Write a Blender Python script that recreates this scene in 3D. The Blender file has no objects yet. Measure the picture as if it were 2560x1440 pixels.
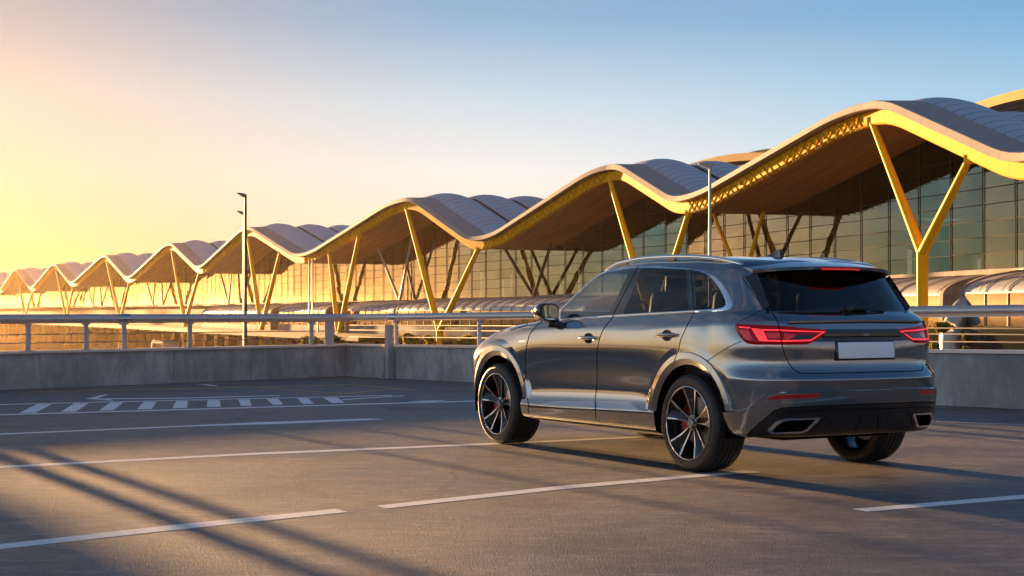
import bpy, bmesh, math, random
from mathutils import Vector, Matrix
from mathutils.bvhtree import BVHTree
from mathutils.interpolate import poly_3d_calc
random.seed(7)
PI = math.pi
scn = bpy.context.scene
COL = scn.collection
# ------------------------------------------------------------------ camera
FPX, CXP, HYP, CAMH = 4000.0, 1280.0, 778.7, 1.25
cam_d = bpy.data.cameras.new("camera"); cam = bpy.data.objects.new("camera", cam_d); COL.objects.link(cam)
cam.location = (0, 0, CAMH); cam.rotation_euler = (PI/2, 0, 0)
cam_d.sensor_width = 36; cam_d.lens = 36*FPX/2560; cam_d.shift_y = (HYP-720)/2560
cam_d.clip_start = 0.1; cam_d.clip_end = 9000
scn.camera = cam

def gpt(px, py, z=0.0):          # photo pixel -> point on the level z
    t = (CAMH-z)*FPX/(py-HYP)
    return Vector(((px-CXP)/FPX*t, t, z))
def dpt(px, py, Y):              # photo pixel -> point at depth Y
    return Vector(((px-CXP)/FPX*Y, Y, CAMH+(HYP-py)/FPX*Y))

# ------------------------------------------------------------------ helpers
def mesh_obj(name, verts, faces, mats, parent=None, smooth=False, midx=None):
    me = bpy.data.meshes.new(name)
    me.from_pydata([tuple(v) for v in verts], [], faces)
    for m in (mats if isinstance(mats, (list, tuple)) else [mats]): me.materials.append(m)
    if midx: me.polygons.foreach_set('material_index', midx)
    me.polygons.foreach_set('use_smooth', [smooth]*len(me.polygons))
    me.update()
    o = bpy.data.objects.new(name, me); COL.objects.link(o)
    if parent: o.parent = parent
    return o
def bm_obj(name, bm, mats, parent=None, smooth=False, angle=None):
    me = bpy.data.meshes.new(name)
    bmesh.ops.recalc_face_normals(bm, faces=bm.faces)
    if angle is not None:
        for e in bm.edges:
            if len(e.link_faces) == 2 and e.calc_face_angle(0) > angle: e.smooth = False
        smooth = True
    for f in bm.faces: f.smooth = smooth
    bm.to_mesh(me); bm.free()
    for m in (mats if isinstance(mats, (list, tuple)) else [mats]): me.materials.append(m)
    o = bpy.data.objects.new(name, me); COL.objects.link(o)
    if parent: o.parent = parent
    return o
def thing(name, label, cat, loc=(0, 0, 0), rz=0, group=None):
    o = bpy.data.objects.new(name, None); COL.objects.link(o)
    o.location = loc; o.rotation_euler = (0, 0, rz); o.empty_display_size = .3
    o['label'] = label; o['category'] = cat
    if group: o['group'] = group
    return o
def tag(o, label, cat, group=None):
    o['label'] = label; o['category'] = cat
    if group: o['group'] = group
    return o
def kind(o, k): o['kind'] = k; return o
def add_box(bm, c, s, rot=None, mi=0, bev=0):
    m = Matrix.Translation(Vector(c)) @ (rot.to_4x4() if rot else Matrix()) @ Matrix.Diagonal((*s, 1))
    r = bmesh.ops.create_cube(bm, size=1, matrix=m)
    fs = {f for v in r['verts'] for f in v.link_faces}
    for f in fs: f.material_index = mi
    if bev:
        es = list({e for v in r['verts'] for e in v.link_edges})
        bmesh.ops.bevel(bm, geom=es, offset=bev, segments=2, affect='EDGES', profile=.5)
def frame_for(d):
    d = d.normalized(); up = Vector((0, 0, 1)) if abs(d.z) < .95 else Vector((1, 0, 0))
    a = d.cross(up).normalized(); return a, a.cross(d).normalized()
def add_tube(bm, pts, rad, n=12, cap=True, mi=0):
    pts = [Vector(p) for p in pts]; rings = []
    if not isinstance(rad, (list, tuple)): rad = [rad]*len(pts)
    for i, p in enumerate(pts):
        d = (pts[min(i+1, len(pts)-1)] - pts[max(i-1, 0)])
        a, b = frame_for(d)
        rings.append([bm.verts.new(p + rad[i]*(math.cos(2*PI*k/n)*a + math.sin(2*PI*k/n)*b)) for k in range(n)])
    for i in range(len(rings)-1):
        for k in range(n):
            f = bm.faces.new((rings[i][k], rings[i][(k+1) % n], rings[i+1][(k+1) % n], rings[i+1][k])); f.material_index = mi; f.smooth = True
    if cap:
        for r in (rings[0][::-1], rings[-1]):
            f = bm.faces.new(r); f.material_index = mi
def add_bar(bm, p, q, w, h, mi=0, up=Vector((0, 0, 1))):
    p, q = Vector(p), Vector(q); d = (q-p).normalized()
    a = d.cross(up).normalized(); b = a.cross(d).normalized()
    vs = []
    for c in (p, q):
        vs.append([bm.verts.new(c + sx*a*w/2 + sz*b*h/2) for sx, sz in ((-1, -1), (1, -1), (1, 1), (-1, 1))])
    for k in range(4):
        f = bm.faces.new((vs[0][k], vs[0][(k+1) % 4], vs[1][(k+1) % 4], vs[1][k])); f.material_index = mi
    bm.faces.new(vs[0][::-1]).material_index = mi; bm.faces.new(vs[1]).material_index = mi
def pchip(pts, x):
    n = len(pts)
    if n == 1 or x <= pts[0][0]: return pts[0][1]
    if x >= pts[-1][0]: return pts[-1][1]
    d = [(pts[i+1][1]-pts[i][1])/(pts[i+1][0]-pts[i][0]) for i in range(n-1)]
    m = [d[0]] + [0 if d[i-1]*d[i] <= 0 else 2*d[i-1]*d[i]/(d[i-1]+d[i]) for i in range(1, n-1)] + [d[-1]]
    for i in range(n-1):
        if x <= pts[i+1][0]:
            h = pts[i+1][0]-pts[i][0]; t = (x-pts[i][0])/h
            return ((2*t**3-3*t*t+1)*pts[i][1] + (t**3-2*t*t+t)*h*m[i] + (-2*t**3+3*t*t)*pts[i+1][1] + (t**3-t*t)*h*m[i+1])

# ------------------------------------------------------------------ materials
class NT:
    def __init__(s, name, world=None):
        if world: s.m = world
        else: s.m = bpy.data.materials.new(name)
        s.m.use_nodes = True; s.t = s.m.node_tree; s.t.nodes.clear()
    def n(s, typ, **kw):
        nd = s.t.nodes.new(typ)
        for k, v in kw.items():
            if k == 'inp':
                for kk, vv in v.items():
                    if isinstance(vv, bpy.types.NodeSocket): s.t.links.new(vv, nd.inputs[kk])
                    else: nd.inputs[kk].default_value = vv
            else: setattr(nd, k, v)
        return nd
    def math(s, op, a, b=0.0, clamp=False):
        return s.n('ShaderNodeMath', operation=op, use_clamp=clamp, inp={0: a, 1: b}).outputs[0]
    def mix(s, fac, a, b, blend='MIX'):
        nd = s.n('ShaderNodeMix', data_type='RGBA', blend_type=blend)
        for i, v in ((0, fac), (6, a), (7, b)):
            if isinstance(v, bpy.types.NodeSocket): s.t.links.new(v, nd.inputs[i])
            elif i == 0: nd.inputs[i].default_value = v
            else: nd.inputs[i].default_value = (*v, 1) if len(v) == 3 else v
        return nd.outputs[2]
    def ramp(s, fac, stops, interp='LINEAR'):
        nd = s.n('ShaderNodeValToRGB'); cr = nd.color_ramp; cr.interpolation = interp
        while len(cr.elements) > 1: cr.elements.remove(cr.elements[-1])
        for i, (p, c) in enumerate(stops):
            e = cr.elements[0] if i == 0 else cr.elements.new(p)
            e.position = p; e.color = (*c, 1) if not isinstance(c, (int, float)) else (c, c, c, 1)
        s.t.links.new(fac, nd.inputs[0]); return nd.outputs[0]
    def noise(s, vec, scale, detail=4, rough=.55, dist=0):
        return s.n('ShaderNodeTexNoise', inp={'Vector': vec, 'Scale': scale, 'Detail': detail, 'Roughness': rough, 'Distortion': dist}).outputs[0]
    def mapping(s, vec, scale=(1, 1, 1), rot=(0, 0, 0)):
        return s.n('ShaderNodeMapping', inp={'Vector': vec, 'Scale': scale, 'Rotation': rot}).outputs[0]
    def bump(s, h, strength=.3, dist=.01):
        return s.n('ShaderNodeBump', inp={'Height': h, 'Strength': strength, 'Distance': dist}).outputs[0]
    def out(s, sh, vol=None):
        o = s.n('ShaderNodeOutputMaterial')
        if sh: s.t.links.new(sh, o.inputs[0])
        if vol: s.t.links.new(vol, o.inputs[1])
        return s.m
def P(nt, **kw):
    names = dict(color='Base Color', rough='Roughness', metal='Metallic', coat='Coat Weight', coatr='Coat Roughness',
                 normal='Normal', emi='Emission Color', emis='Emission Strength', spec='Specular IOR Level', ior='IOR')
    nd = nt.n('ShaderNodeBsdfPrincipled')
    for k, v in kw.items():
        i = nd.inputs[names[k]]
        if isinstance(v, bpy.types.NodeSocket): nt.t.links.new(v, i)
        elif k in ('color', 'emi'): i.default_value = (*v, 1)
        else: i.default_value = v
    return nd.outputs[0]
def simple(name, color, rough=.5, metal=0, **kw):
    nt = NT(name); return nt.out(P(nt, color=color, rough=rough, metal=metal, **kw))
def worn(name, color, rough=.5, metal=0, var=.15, scale=3, bump=0.0, bscale=40, **kw):
    nt = NT(name); co = nt.n('ShaderNodeTexCoord').outputs['Object']
    n = nt.noise(co, scale, 6, .6)
    c = nt.mix(n, [x*(1-var) for x in color], [min(1, x*(1+var)) for x in color])
    r = nt.math('MULTIPLY_ADD', n, .2); nt.t.nodes[-1].inputs[2].default_value = max(0.02, rough-.1)
    if bump:
        kw['normal'] = nt.bump(nt.noise(co, bscale, 4), bump, .01)
    return nt.out(P(nt, color=c, rough=r, metal=metal, **kw))
def glassmat(name, tint, refl=(1, 1, 1), base=.06, rough=.01, boost=1.0):
    nt = NT(name)
    fr = nt.math('POWER', nt.n('ShaderNodeLayerWeight', inp={'Blend': .5}).outputs[1], 4.0)
    fac = nt.math('MULTIPLY_ADD', fr, boost, True); nt.t.nodes[-1].inputs[2].default_value = base
    tr = nt.n('ShaderNodeBsdfTransparent', inp={'Color': (*tint, 1)}).outputs[0]
    gl = nt.n('ShaderNodeBsdfGlossy', inp={'Color': (*refl, 1), 'Roughness': rough}).outputs[0]
    mx = nt.n('ShaderNodeMixShader', inp={0: fac, 1: tr, 2: gl}).outputs[0]
    return nt.out(mx)
# ================================================================== CAR
TH = math.radians(29.8)
CF = Vector((-math.sin(TH), math.cos(TH), 0)); CR = Vector((math.cos(TH), math.sin(TH), 0))
CO = Vector((1.369+.98*CR.x, 12.47+.98*CR.y, 0))
WB, WR = 3.06, .38
car = thing('parked_suv', 'dark grey metallic family SUV with glowing red tail lights and blank white number plate', 'car',
            CO, PI/2+TH)
CM = Matrix(((CF.x, -CR.x, 0, CO.x), (CF.y, -CR.y, 0, CO.y), (0, 0, 1, 0), (0, 0, 0, 1)))
CMI = CM.inverted()
camL = CMI @ Vector((0, 0, CAMH))
def proj(p):
    w = CM @ p
    return (CXP+FPX*w.x/w.y, HYP+FPX*(CAMH-w.z)/w.y)
def rayL(px, py):
    return (CMI.to_3x3() @ Vector(((px-CXP)/FPX, 1, (HYP-py)/FPX)))
def hitY(px, py, y):             # pixel -> point of the car's own plane y = const
    d = rayL(px, py); t = (y-camL.y)/d.y; return camL + d*t
def hitX(px, py, x):
    d = rayL(px, py); t = (x-camL.x)/d.x; return camL + d*t

m_paint = None
def car_paint():
    nt = NT('car_paint'); co = nt.n('ShaderNodeTexCoord').outputs['Object']
    fl = nt.noise(co, 900, 1)
    c = nt.mix(fl, (.235, .242, .256), (.28, .287, .302))
    nz = nt.noise(co, 1.5, 3)
    r = nt.math('MULTIPLY_ADD', nz, .04); nt.t.nodes[-1].inputs[2].default_value = .11
    return nt.out(P(nt, color=c, metal=.92, rough=r, coat=1.0, coatr=.03))
M = {}
M['paint'] = car_paint()
M['gap'] = simple('panel_gap_black', (.004, .004, .004), .9, spec=0.0)
M['gloss_black'] = simple('gloss_black', (.008, .008, .009), .12, coat=.6, coatr=.03)
M['plastic'] = worn('black_plastic', (.012, .012, .013), .4, var=.2, scale=20)
M['chrome'] = simple('satin_chrome', (.88, .88, .88), .12, 1)
M['sill'] = simple('bright_sill_trim', (.55, .55, .56), .2, 1)
M['win_front'] = glassmat('door_glass', (.80, .88, .86), base=.10, boost=1.2)
M['win_dark'] = glassmat('privacy_glass', (.075, .08, .085), base=.03, boost=.9)
M['win_rear'] = glassmat('rear_privacy_glass', (.02, .022, .024), base=.035, boost=1.3)
M['lens'] = simple('red_lens', (.06, .0006, .002), .07, coat=.15, coatr=.02, spec=.25, emi=(1, .001, .004), emis=.011)
M['lens_dark'] = simple('smoked_lens', (.02, .001, .003), .06, coat=1, coatr=.02)
M['lens_mid'] = simple('lit_red_lens', (.3, .004, .01), .2, coat=1, emi=(1, .003, .010), emis=.022)
M['guide'] = simple('light_guide', (.6, .02, .03), .3, emi=(1, .035, .045), emis=.14)
M['reflector'] = simple('red_reflector', (.25, .004, .006), .15, coat=1, emi=(1, .01, .01), emis=.004)  # given a faint glow of its own, though no lamp
M['plate'] = simple('plate_white', (.93, .93, .93), .35)
M['rubber'] = worn('tyre_rubber', (.016, .015, .014), .5, var=.3, scale=30, bump=.3, bscale=150)
M['alloy'] = simple('machined_alloy', (.52, .51, .50), .2, 1)
M['rim_black'] = simple('black_alloy', (.012, .012, .014), .22, coat=.7, coatr=.05)
M['disc'] = simple('brake_disc', (.32, .31, .30), .35, 1)
M['caliper'] = simple('red_caliper', (.45, .01, .01), .35, coat=.5)
M['cabin'] = worn('cabin_trim', (.02, .02, .021), .6, var=.3, scale=8)
M['seat'] = worn('seat_leather', (.022, .021, .022), .5, var=.25, scale=10)
M['dash'] = worn('dash_trim', (.05, .05, .055), .5)
M['mirror'] = simple('mirror_glass', (.75, .85, .85), .02, 1)

# ---- body surface: closed water lines stacked from the sills to the roof
def R_(xr, nr, xr0, w, z, rz, xf0, xf, nf, fz, cr):
    return dict(xr=xr, nr=nr, xr0=xr0, w=w, z=z, rz=rz, xf0=xf0, xf=xf, nf=nf, fz=fz, cr=cr)
ROWS = [
 R_(-.78,3,-.45,[(0,.84)],[(-.45,.33),(-.2,.27),(.6,.245),(2.6,.245),(3.4,.27)],[(0,.325)],3.3,3.72,3,[(1,.26)],[(0,0)]),
 R_(-.90,3,-.40,[(-.4,.905),(.5,.95),(2.5,.95),(3.3,.90)],[(-.4,.335),(.5,.285),(2.5,.28),(3.4,.29)],[(0,.345)],3.3,3.82,3,[(1,.28)],[(0,0)]),
 R_(-.968,3,-.38,[(-.38,.955),(.5,.992),(2.5,.992),(3.3,.945)],[(-.4,.485),(.5,.44),(1.3,.42),(2.5,.40),(3.3,.40)],[(0,.50)],3.25,3.9,3,[(1,.42)],[(0,0),(.7,.2),(1,1),(2,1),(3,.3)]),
 R_(-.992,3,-.35,[(-.35,.965),(.3,.962),(.6,.957),(1.5,.95),(2.5,.955),(3.25,.95)],[(-.4,.57),(.5,.525),(1.3,.50),(2.5,.48),(3.3,.48)],[(0,.60)],3.25,3.94,2.8,[(1,.5)],[(0,0),(1,.2),(2,.2)]),
 R_(-1.004,3,-.33,[(-.33,.972),(.2,.968),(.8,.945),(1.5,.938),(2.3,.945),(3.2,.965)],[(-.3,.65),(.5,.61),(1.3,.59),(2.5,.575),(3.2,.57)],[(0,.675)],3.2,3.97,2.8,[(1,.6)],[(0,0)]),
 R_(-1.012,3,-.30,[(-.3,.978),(0,.99),(.6,.975),(1.4,.962),(2.3,.965),(3.06,.985),(3.3,.97)],[(-.3,.755),(.3,.755),(3.2,.72)],[(0,.745)],3.2,3.99,2.8,[(1,.72)],[(0,1),(.75,1),(1.02,0)]),
 R_(-.952,3,-.28,[(-.3,.968),(0,.985),(.6,.984),(1.4,.980),(2.3,.980),(3.06,.985),(3.3,.965)],[(-.3,.88),(.2,.9),(1.3,.90),(3.2,.85)],[(0,.80),(.7,.815)],3.2,3.98,2.8,[(1,.82)],[(0,.2),(1,0)]),
 R_(-.930,3.2,-.25,[(-.3,.958),(0,.980),(.6,.9815),(1.4,.9785),(2.3,.978),(3,.97),(3.3,.95)],[(-.3,1.03),(1.3,1.0),(2.5,.98),(3.3,.91)],[(0,1.01)],3.15,3.93,2.8,[(1,.87)],[(0,0)]),
 R_(-.890,3.2,-.22,[(-.3,.94),(0,.968),(.6,.974),(1.4,.9735),(2.4,.970),(3,.945),(3.3,.92)],[(-.5,1.157),(-.2,1.152),(0,1.142),(.45,1.115),(.77,1.092),(1.25,1.083),(2.45,1.04),(3,1.02),(3.3,.985)],[(0,1.185),(.6,1.175)],3.1,3.8,2.6,[(1,.90)],[(0,.9),(1,.8),(2,.5),(3,0)]),
 R_(-.845,3.2,-.2,[(-.2,.922),(0,.938),(1.4,.952),(2.3,.94)],[(-.2,1.21),(0,1.20),(1.2,1.153),(2.1,1.125),(2.4,1.12)],[(0,1.218)],2.4,3.42,2.6,[(.5,1.10),(1,1.06)],[(0,0)]),
 R_(-.78,3.2,-.15,[(-.15,.888),(0,.902),(1.2,.925),(2.05,.90)],[(-.28,1.262),(0,1.252),(1.14,1.213),(2.07,1.178)],[(0,1.247)],2.05,2.55,2.6,[(1,1.185)],[(0,.9),(1,.9),(2,.9),(3,.9)]),
 R_(-.52,3.5,-.05,[(-.05,.752),(.5,.757),(1.05,.742),(1.45,.725)],[(-.1,1.575),(.2,1.597),(.6,1.618),(.98,1.625),(1.2,1.617),(1.47,1.594)],[(0,1.56)],1.45,1.86,3,[(1,1.575)],[(0,.8),(.7,.7),(1,.2)]),
 R_(-.47,3.5,-.05,[(0,.685)],[(-.05,1.632),(.3,1.656),(.9,1.668),(1.2,1.658),(1.45,1.632)],[(0,1.60)],1.4,1.74,3,[(1,1.61)],[(0,0)]),
 R_(-.455,3.5,-.05,[(0,.37)],[(0,1.678),(.5,1.70),(.9,1.703),(1.2,1.688),(1.45,1.66)],[(0,1.622)],1.4,1.68,3,[(1,1.63)],[(0,0)]),
 R_(-.45,3.5,-.05,[(0,.0)],[(0,1.688),(.5,1.71),(.9,1.713),(1.2,1.697),(1.45,1.668)],[(0,1.628)],1.4,1.67,3,[(1,1.635)],[(0,0)]),
]
NRR, NSS, NFF = 30, 84, 22
def resample(pts, n):
    L = [0]
    for a, b in zip(pts, pts[1:]): L.append(L[-1]+math.dist(a, b))
    if L[-1] < 1e-6: return [pts[0]]*(n+1)
    out = []; j = 0
    for i in range(n+1):
        t = L[-1]*i/n
        while j < len(L)-2 and L[j+1] < t: j += 1
        f = (t-L[j])/max(1e-9, L[j+1]-L[j]); out.append((pts[j][0]+(pts[j+1][0]-pts[j][0])*f, pts[j][1]+(pts[j+1][1]-pts[j][1])*f))
    return out
def row_pts(r):
    w0 = pchip(r['w'], r['xr0']); w1 = pchip(r['w'], r['xf0'])
    e = 2/r['nr']
    rear = [(r['xr0']-(r['xr0']-r['xr'])*math.cos(t*PI/400)**e if t < 200 else r['xr0'], w0*math.sin(t*PI/400)**e) for t in range(201)]
    rear = resample(rear, NRR)
    e = 2/r['nf']
    fr = [(r['xf0']+(r['xf']-r['xf0'])*math.cos(t*PI/400)**e if t < 200 else r['xf0'], w1*math.sin(t*PI/400)**e) for t in range(201)][::-1]
    fr = resample(fr, NFF)
    out = []
    rz = r['rz'] + [(1.0, pchip(r['z'], r['xr0']))]; fz = [(0.0, pchip(r['z'], r['xf0']))] + r['fz']
    for i, (x, y) in enumerate(rear): out.append((Vector((x, y, pchip(rz, i/NRR))), i/NRR))
    for i in range(1, NSS):
        s = i/NSS; x = r['xr0']+(r['xf0']-r['xr0'])*s
        out.append((Vector((x, pchip(r['w'], x), pchip(r['z'], x))), 1+s))
    for i, (x, y) in enumerate(fr): out.append((Vector((x, y, pchip(fz, i/NFF))), 2+i/NFF))
    return out
RP = [row_pts(r) for r in ROWS]
NVS = 6
grid = []; vrow = []
ncol = len(RP[0])
for j in range(ncol):
    col = [RP[k][j][0] for k in range(len(RP))]; s = RP[0][j][1]
    pts = []
    for k in range(len(col)-1):
        def tang(i, sgn):
            if i == 0: return None
            if i == len(col)-1: return None
            a, b, c = col[i-1], col[i], col[i+1]
            da, db = max((b-a).length, 1e-5), max((c-b).length, 1e-5)
            sm = ((b-a)/da*db + (c-b)/db*da)/(da+db)
            ch = (c-b)/db if sgn > 0 else (b-a)/da
            w = pchip(ROWS[i]['cr'], s)
            return sm.lerp(ch, min(1, max(0, w)))
        p, q = col[k], col[k+1]; h = (q-p).length; ch = (q-p)/max(h, 1e-6)
        m0 = tang(k, 1) or ch; m1 = tang(k+1, -1) or ch
        if k == len(col)-2: m1 = Vector((ch.x, ch.y, 0))
        for i in range(NVS):
            t = i/NVS
            pts.append(p*(2*t**3-3*t*t+1) + m0*h*(t**3-2*t*t+t) + q*(-2*t**3+3*t*t) + m1*h*(t**3-t*t))
    pts.append(col[-1].copy())
    grid.append(pts)
nv = len(grid[0])
for c in grid:
    for p in c:
        if p.y < 1e-4: p.y = 0.0
    c[-1].y = 0.0
for i in range(nv): grid[0][i].y = 0.0; grid[-1][i].y = 0.0
bm = bmesh.new()
V = [[bm.verts.new(p) for p in c] for c in grid]
LAB = bm.faces.layers.int.new('lab'); BAND = bm.faces.layers.int.new('band')
(BODY, GAP, FDOOR, RDOOR, CHROME, BTRIM, WF, WRR, WQ, RGLASS, WSHIELD, GATE, BUMPER, BLOW, DIFF, DSTRIP, LENS, LGUIDE, LMID, LDARK, BAR, RECESS, REFL,
 EXC, EXI, SILL, FLARE, HANDLE_R, BADGE, REFLT, GLEDGE) = range(31)
k9 = 10*NVS; k10 = 11*NVS
for j in range(ncol-1):
    for i in range(nv-1):
        vs = [V[j][i], V[j+1][i], V[j+1][i+1], V[j][i+1]]
        try: f = bm.faces.new(vs)
        except ValueError: continue
        f[LAB] = WSHIELD if (j >= NRR+NSS+1 and k9+1 <= i < k10) else BODY
bmesh.ops.remove_doubles(bm, verts=bm.verts, dist=2e-5)
bmesh.ops.recalc_face_normals(bm, faces=bm.faces)
bm.normal_update()
tst = max(bm.faces, key=lambda f: f.calc_center_median().y)
if tst.normal.y < 0:
    bmesh.ops.reverse_faces(bm, faces=bm.faces); bm.normal_update()
oV = [v.co.copy() for v in bm.verts]; bm.verts.index_update()
oN = [v.normal.copy() for v in bm.verts]
for v, n in zip(bm.verts, oN):
    if abs(v.co.y) < 1e-5: n.y = 0; n.normalize()
oF = [[v.index for v in f.verts] for f in bm.faces]
BODYBVH = BVHTree.FromPolygons(oV, oF)
def body_normal(co):
    loc, nn, idx, d = BODYBVH.find_nearest(co)
    w = poly_3d_calc([oV[i] for i in oF[idx]], loc)
    r = Vector()
    for a, i in zip(w, oF[idx]): r += oN[i]*a
    return r.normalized() if r.length > 1e-6 else nn
def surf(px, py):                 # where a photo pixel meets the left half of the body
    d = rayL(px, py).normalized(); loc, n, i, t = BODYBVH.ray_cast(camL, d)
    return (loc, body_normal(loc)) if loc else (None, None)

# ---- imprinting outlines on the body surface
P2 = {'cam': lambda p: proj(p), 'side': lambda p: (p.x, p.z)}
def facing(f, mode):
    c = f.calc_center_median()
    if mode == 'cam': return f.normal.dot(camL-c) > 0
    return f.normal.y > .15 and c.y > .6
def seg_hits(a, b, poly):
    def side(p): return (b[0]-a[0])*(p[1]-a[1])-(b[1]-a[1])*(p[0]-a[0])
    ss = [side(p) for p in poly]
    if max(ss) < 0 or min(ss) > 0: return False
    L2 = (b[0]-a[0])**2+(b[1]-a[1])**2
    tt = [((p[0]-a[0])*(b[0]-a[0])+(p[1]-a[1])*(b[1]-a[1]))/L2 for p in poly]
    return not (max(tt) < 0 or min(tt) > 1)
def imprint(lines, mode='cam'):
    pr = P2[mode]; cache = {}
    def pv(v):
        r = cache.get(v)
        if r is None: r = cache[v] = pr(v.co)
        return r
    xs = [p[0] for l in lines for p in l]; ys = [p[1] for l in lines for p in l]
    bx = (min(xs), max(xs), min(ys), max(ys))
    fs = set()
    for f in bm.faces:
        q = [pv(v) for v in f.verts]
        if max(p[0] for p in q) < bx[0] or min(p[0] for p in q) > bx[1] or max(p[1] for p in q) < bx[2] or min(p[1] for p in q) > bx[3]: continue
        if facing(f, mode): fs.add(f)
    for l in lines:
        for a, b in zip(l, l[1:]):
            if math.dist(a, b) < 1e-7: continue
            x0, x1, y0, y1 = min(a[0], b[0]), max(a[0], b[0]), min(a[1], b[1]), max(a[1], b[1])
            hit = []
            for f in fs:
                q = [pv(v) for v in f.verts]
                if max(p[0] for p in q) < x0 or min(p[0] for p in q) > x1 or max(p[1] for p in q) < y0 or min(p[1] for p in q) > y1: continue
                if seg_hits(a, b, q): hit.append(f)
            if not hit: continue
            if mode == 'cam':
                da, db = rayL(*a), rayL(*b); co = camL; no = da.cross(db).normalized()
            else:
                co = Vector((a[0], 0, a[1])); no = Vector((-(b[1]-a[1]), 0, b[0]-a[0])).normalized()
            geom = hit + list({e for f in hit for e in f.edges}) + list({v for f in hit for v in f.verts})
            before = set(hit)
            r = bmesh.ops.bisect_plane(bm, geom=geom, dist=2e-5, plane_co=co, plane_no=no)
            for f in before:
                if not f.is_valid: fs.discard(f)
            for g in r['geom']:
                if isinstance(g, bmesh.types.BMFace) and g.is_valid and g not in fs:
                    g.normal_update()
                    fs.add(g)
def inpoly(p, poly):
    c = False; n = len(poly); x, y = p
    for i in range(n):
        x1, y1 = poly[i]; x2, y2 = poly[(i+1) % n]
        if (y1 > y) != (y2 > y) and x < (x2-x1)*(y-y1)/(y2-y1)+x1: c = not c
    return c
def each_face(poly, mode):
    pr = P2[mode]
    xs = [p[0] for p in poly]; ys = [p[1] for p in poly]; b = (min(xs), max(xs), min(ys), max(ys))
    for f in list(bm.faces):
        p = pr(f.calc_center_median())
        if b[0] <= p[0] <= b[1] and b[2] <= p[1] <= b[3] and facing(f, mode): yield f, p
def region(poly, lab, mode='cam', only=None, band=None, cut=True):
    if cut: imprint([list(poly)+[poly[0]]], mode)
    for f, p in each_face(poly, mode):
        if inpoly(p, poly) and (only is None or f[LAB] in only):
            if lab is not None: f[LAB] = lab
            if band: f[BAND] = band
def offset(line, d):
    out = []; n = len(line)
    for i in range(n):
        a = line[max(i-1, 0)]; b = line[i]; c = line[min(i+1, n-1)]
        def nrm(p, q):
            L = math.dist(p, q) or 1; return (-(q[1]-p[1])/L, (q[0]-p[0])/L)
        n1 = nrm(a, b) if i > 0 else nrm(b, c); n2 = nrm(b, c) if i < n-1 else n1
        mx, my = n1[0]+n2[0], n1[1]+n2[1]; L2 = mx*mx+my*my
        k = 2/max(L2, .5); out.append((b[0]+mx*k*d, b[1]+my*k*d))
    return out
def stroke(line, w, lab, mode='cam', only=None, band=None):
    poly = offset(line, w/2)+offset(line, -w/2)[::-1]
    region(poly, lab, mode, only, band)
def smooth_line(pts, n=4):
    out = []
    for i in range(len(pts)-1):
        p0 = pts[max(i-1, 0)]; p1 = pts[i]; p2 = pts[i+1]; p3 = pts[min(i+2, len(pts)-1)]
        for k in range(n):
            t = k/n
            out.append(tuple(.5*((2*p1[a])+(-p0[a]+p2[a])*t+(2*p0[a]-5*p1[a]+4*p2[a]-p3[a])*t*t+(-p0[a]+3*p1[a]-3*p2[a]+p3[a])*t**3) for a in (0, 1)))
    out.append(tuple(pts[-1])); return out
def C1(*p): return [(x/2.4+1140, y/2.4+600) for x, y in p]
def C2(*p): return [(x/2.4+1740, y/2.4+600) for x, y in p]
def C3(*p): return [(x/4.923+1820, y/4.923+780) for x, y in p]
def C4(*p): return [(x/4.923+1840, y/4.923+930) for x, y in p]

# wheel arches
ARC = []
for cx in (0.0, WB-.02):
    radii = [.452, .474, .498, .545, .549, .608]
    lines = []
    for r in radii:
        a0 = -20 if r < .6 else -5
        lines.append([(cx+r*math.cos(math.radians(a)), .385+r*math.sin(math.radians(a))) for a in range(a0, 181-a0, 5)])
    lines.append([(cx-.452, .385), (cx-.452, .2)]); lines.append([(cx+.452, .385), (cx+.452, .2)])
    for zz in ((.50, .51) if cx < 1 else ()): lines.append([(cx-.62, zz), (cx-.40, zz)])
    for zz in (.445, .455):
        lines.append([(cx+.40, zz), (cx+.62, zz)])
        if cx > 1: lines.append([(cx-.62, zz), (cx-.40, zz)])
    imprint(lines, 'side')
    kill = []
    for f in bm.faces:
        c = f.calc_center_median()
        if c.y < .5 or abs(c.x-cx) > .7 or c.z > 1.1: continue
        d = math.hypot(c.x-cx, c.z-.385)
        if d < .452 or (abs(c.x-cx) < .452 and c.z < .385): kill.append(f); continue
        if f.normal.y < .15: continue
        for bi in range(5):
            if radii[bi] <= d < radii[bi+1] and c.z > (.50 if c.x < cx and cx < 1 else .445):
                f[BAND] = (1, 1, 3, 4, 5)[bi]
                if bi < 4: f[LAB] = FLARE
    bmesh.ops.delete(bm, geom=kill, context='FACES')
    ARC.append(cx)

# side glass, chrome frame, pillars
DLO = smooth_line([(1389, 768), (1394, 761.5), (1431.7, 723.5), (1473, 695), (1515, 678), (1556.7, 669.3), (1594.4, 665.4), (1660.8, 666.3), (1730.6, 672), (1763.9, 679.4), (1791.7, 696), (1816.7, 726.7), (1830.6, 757)], 3) + \
      [(1831, 763), (1828, 769), (1820, 774), (1805, 778), (1736, 780.7), (1534, 792), (1402, 801.8), (1389, 802.5)]
DLI = [(1404, 762)] + smooth_line([(1404.5, 761.5), (1437, 728.5), (1477, 700), (1517, 683.3), (1558, 675), (1594.4, 671), (1660.8, 671.8), (1734.7, 676.7), (1763.9, 685), (1783.3, 700.3), (1802.8, 726.7), (1815.3, 754.4)], 3) + \
      [(1815.3, 764), (1809, 769.8), (1795, 773.2), (1736, 776.7), (1534, 788), (1402, 798)]
SIDE_OK = {BODY, CHROME, BTRIM}
region(DLO, CHROME, band=20); region(DLI, BTRIM)
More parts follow.
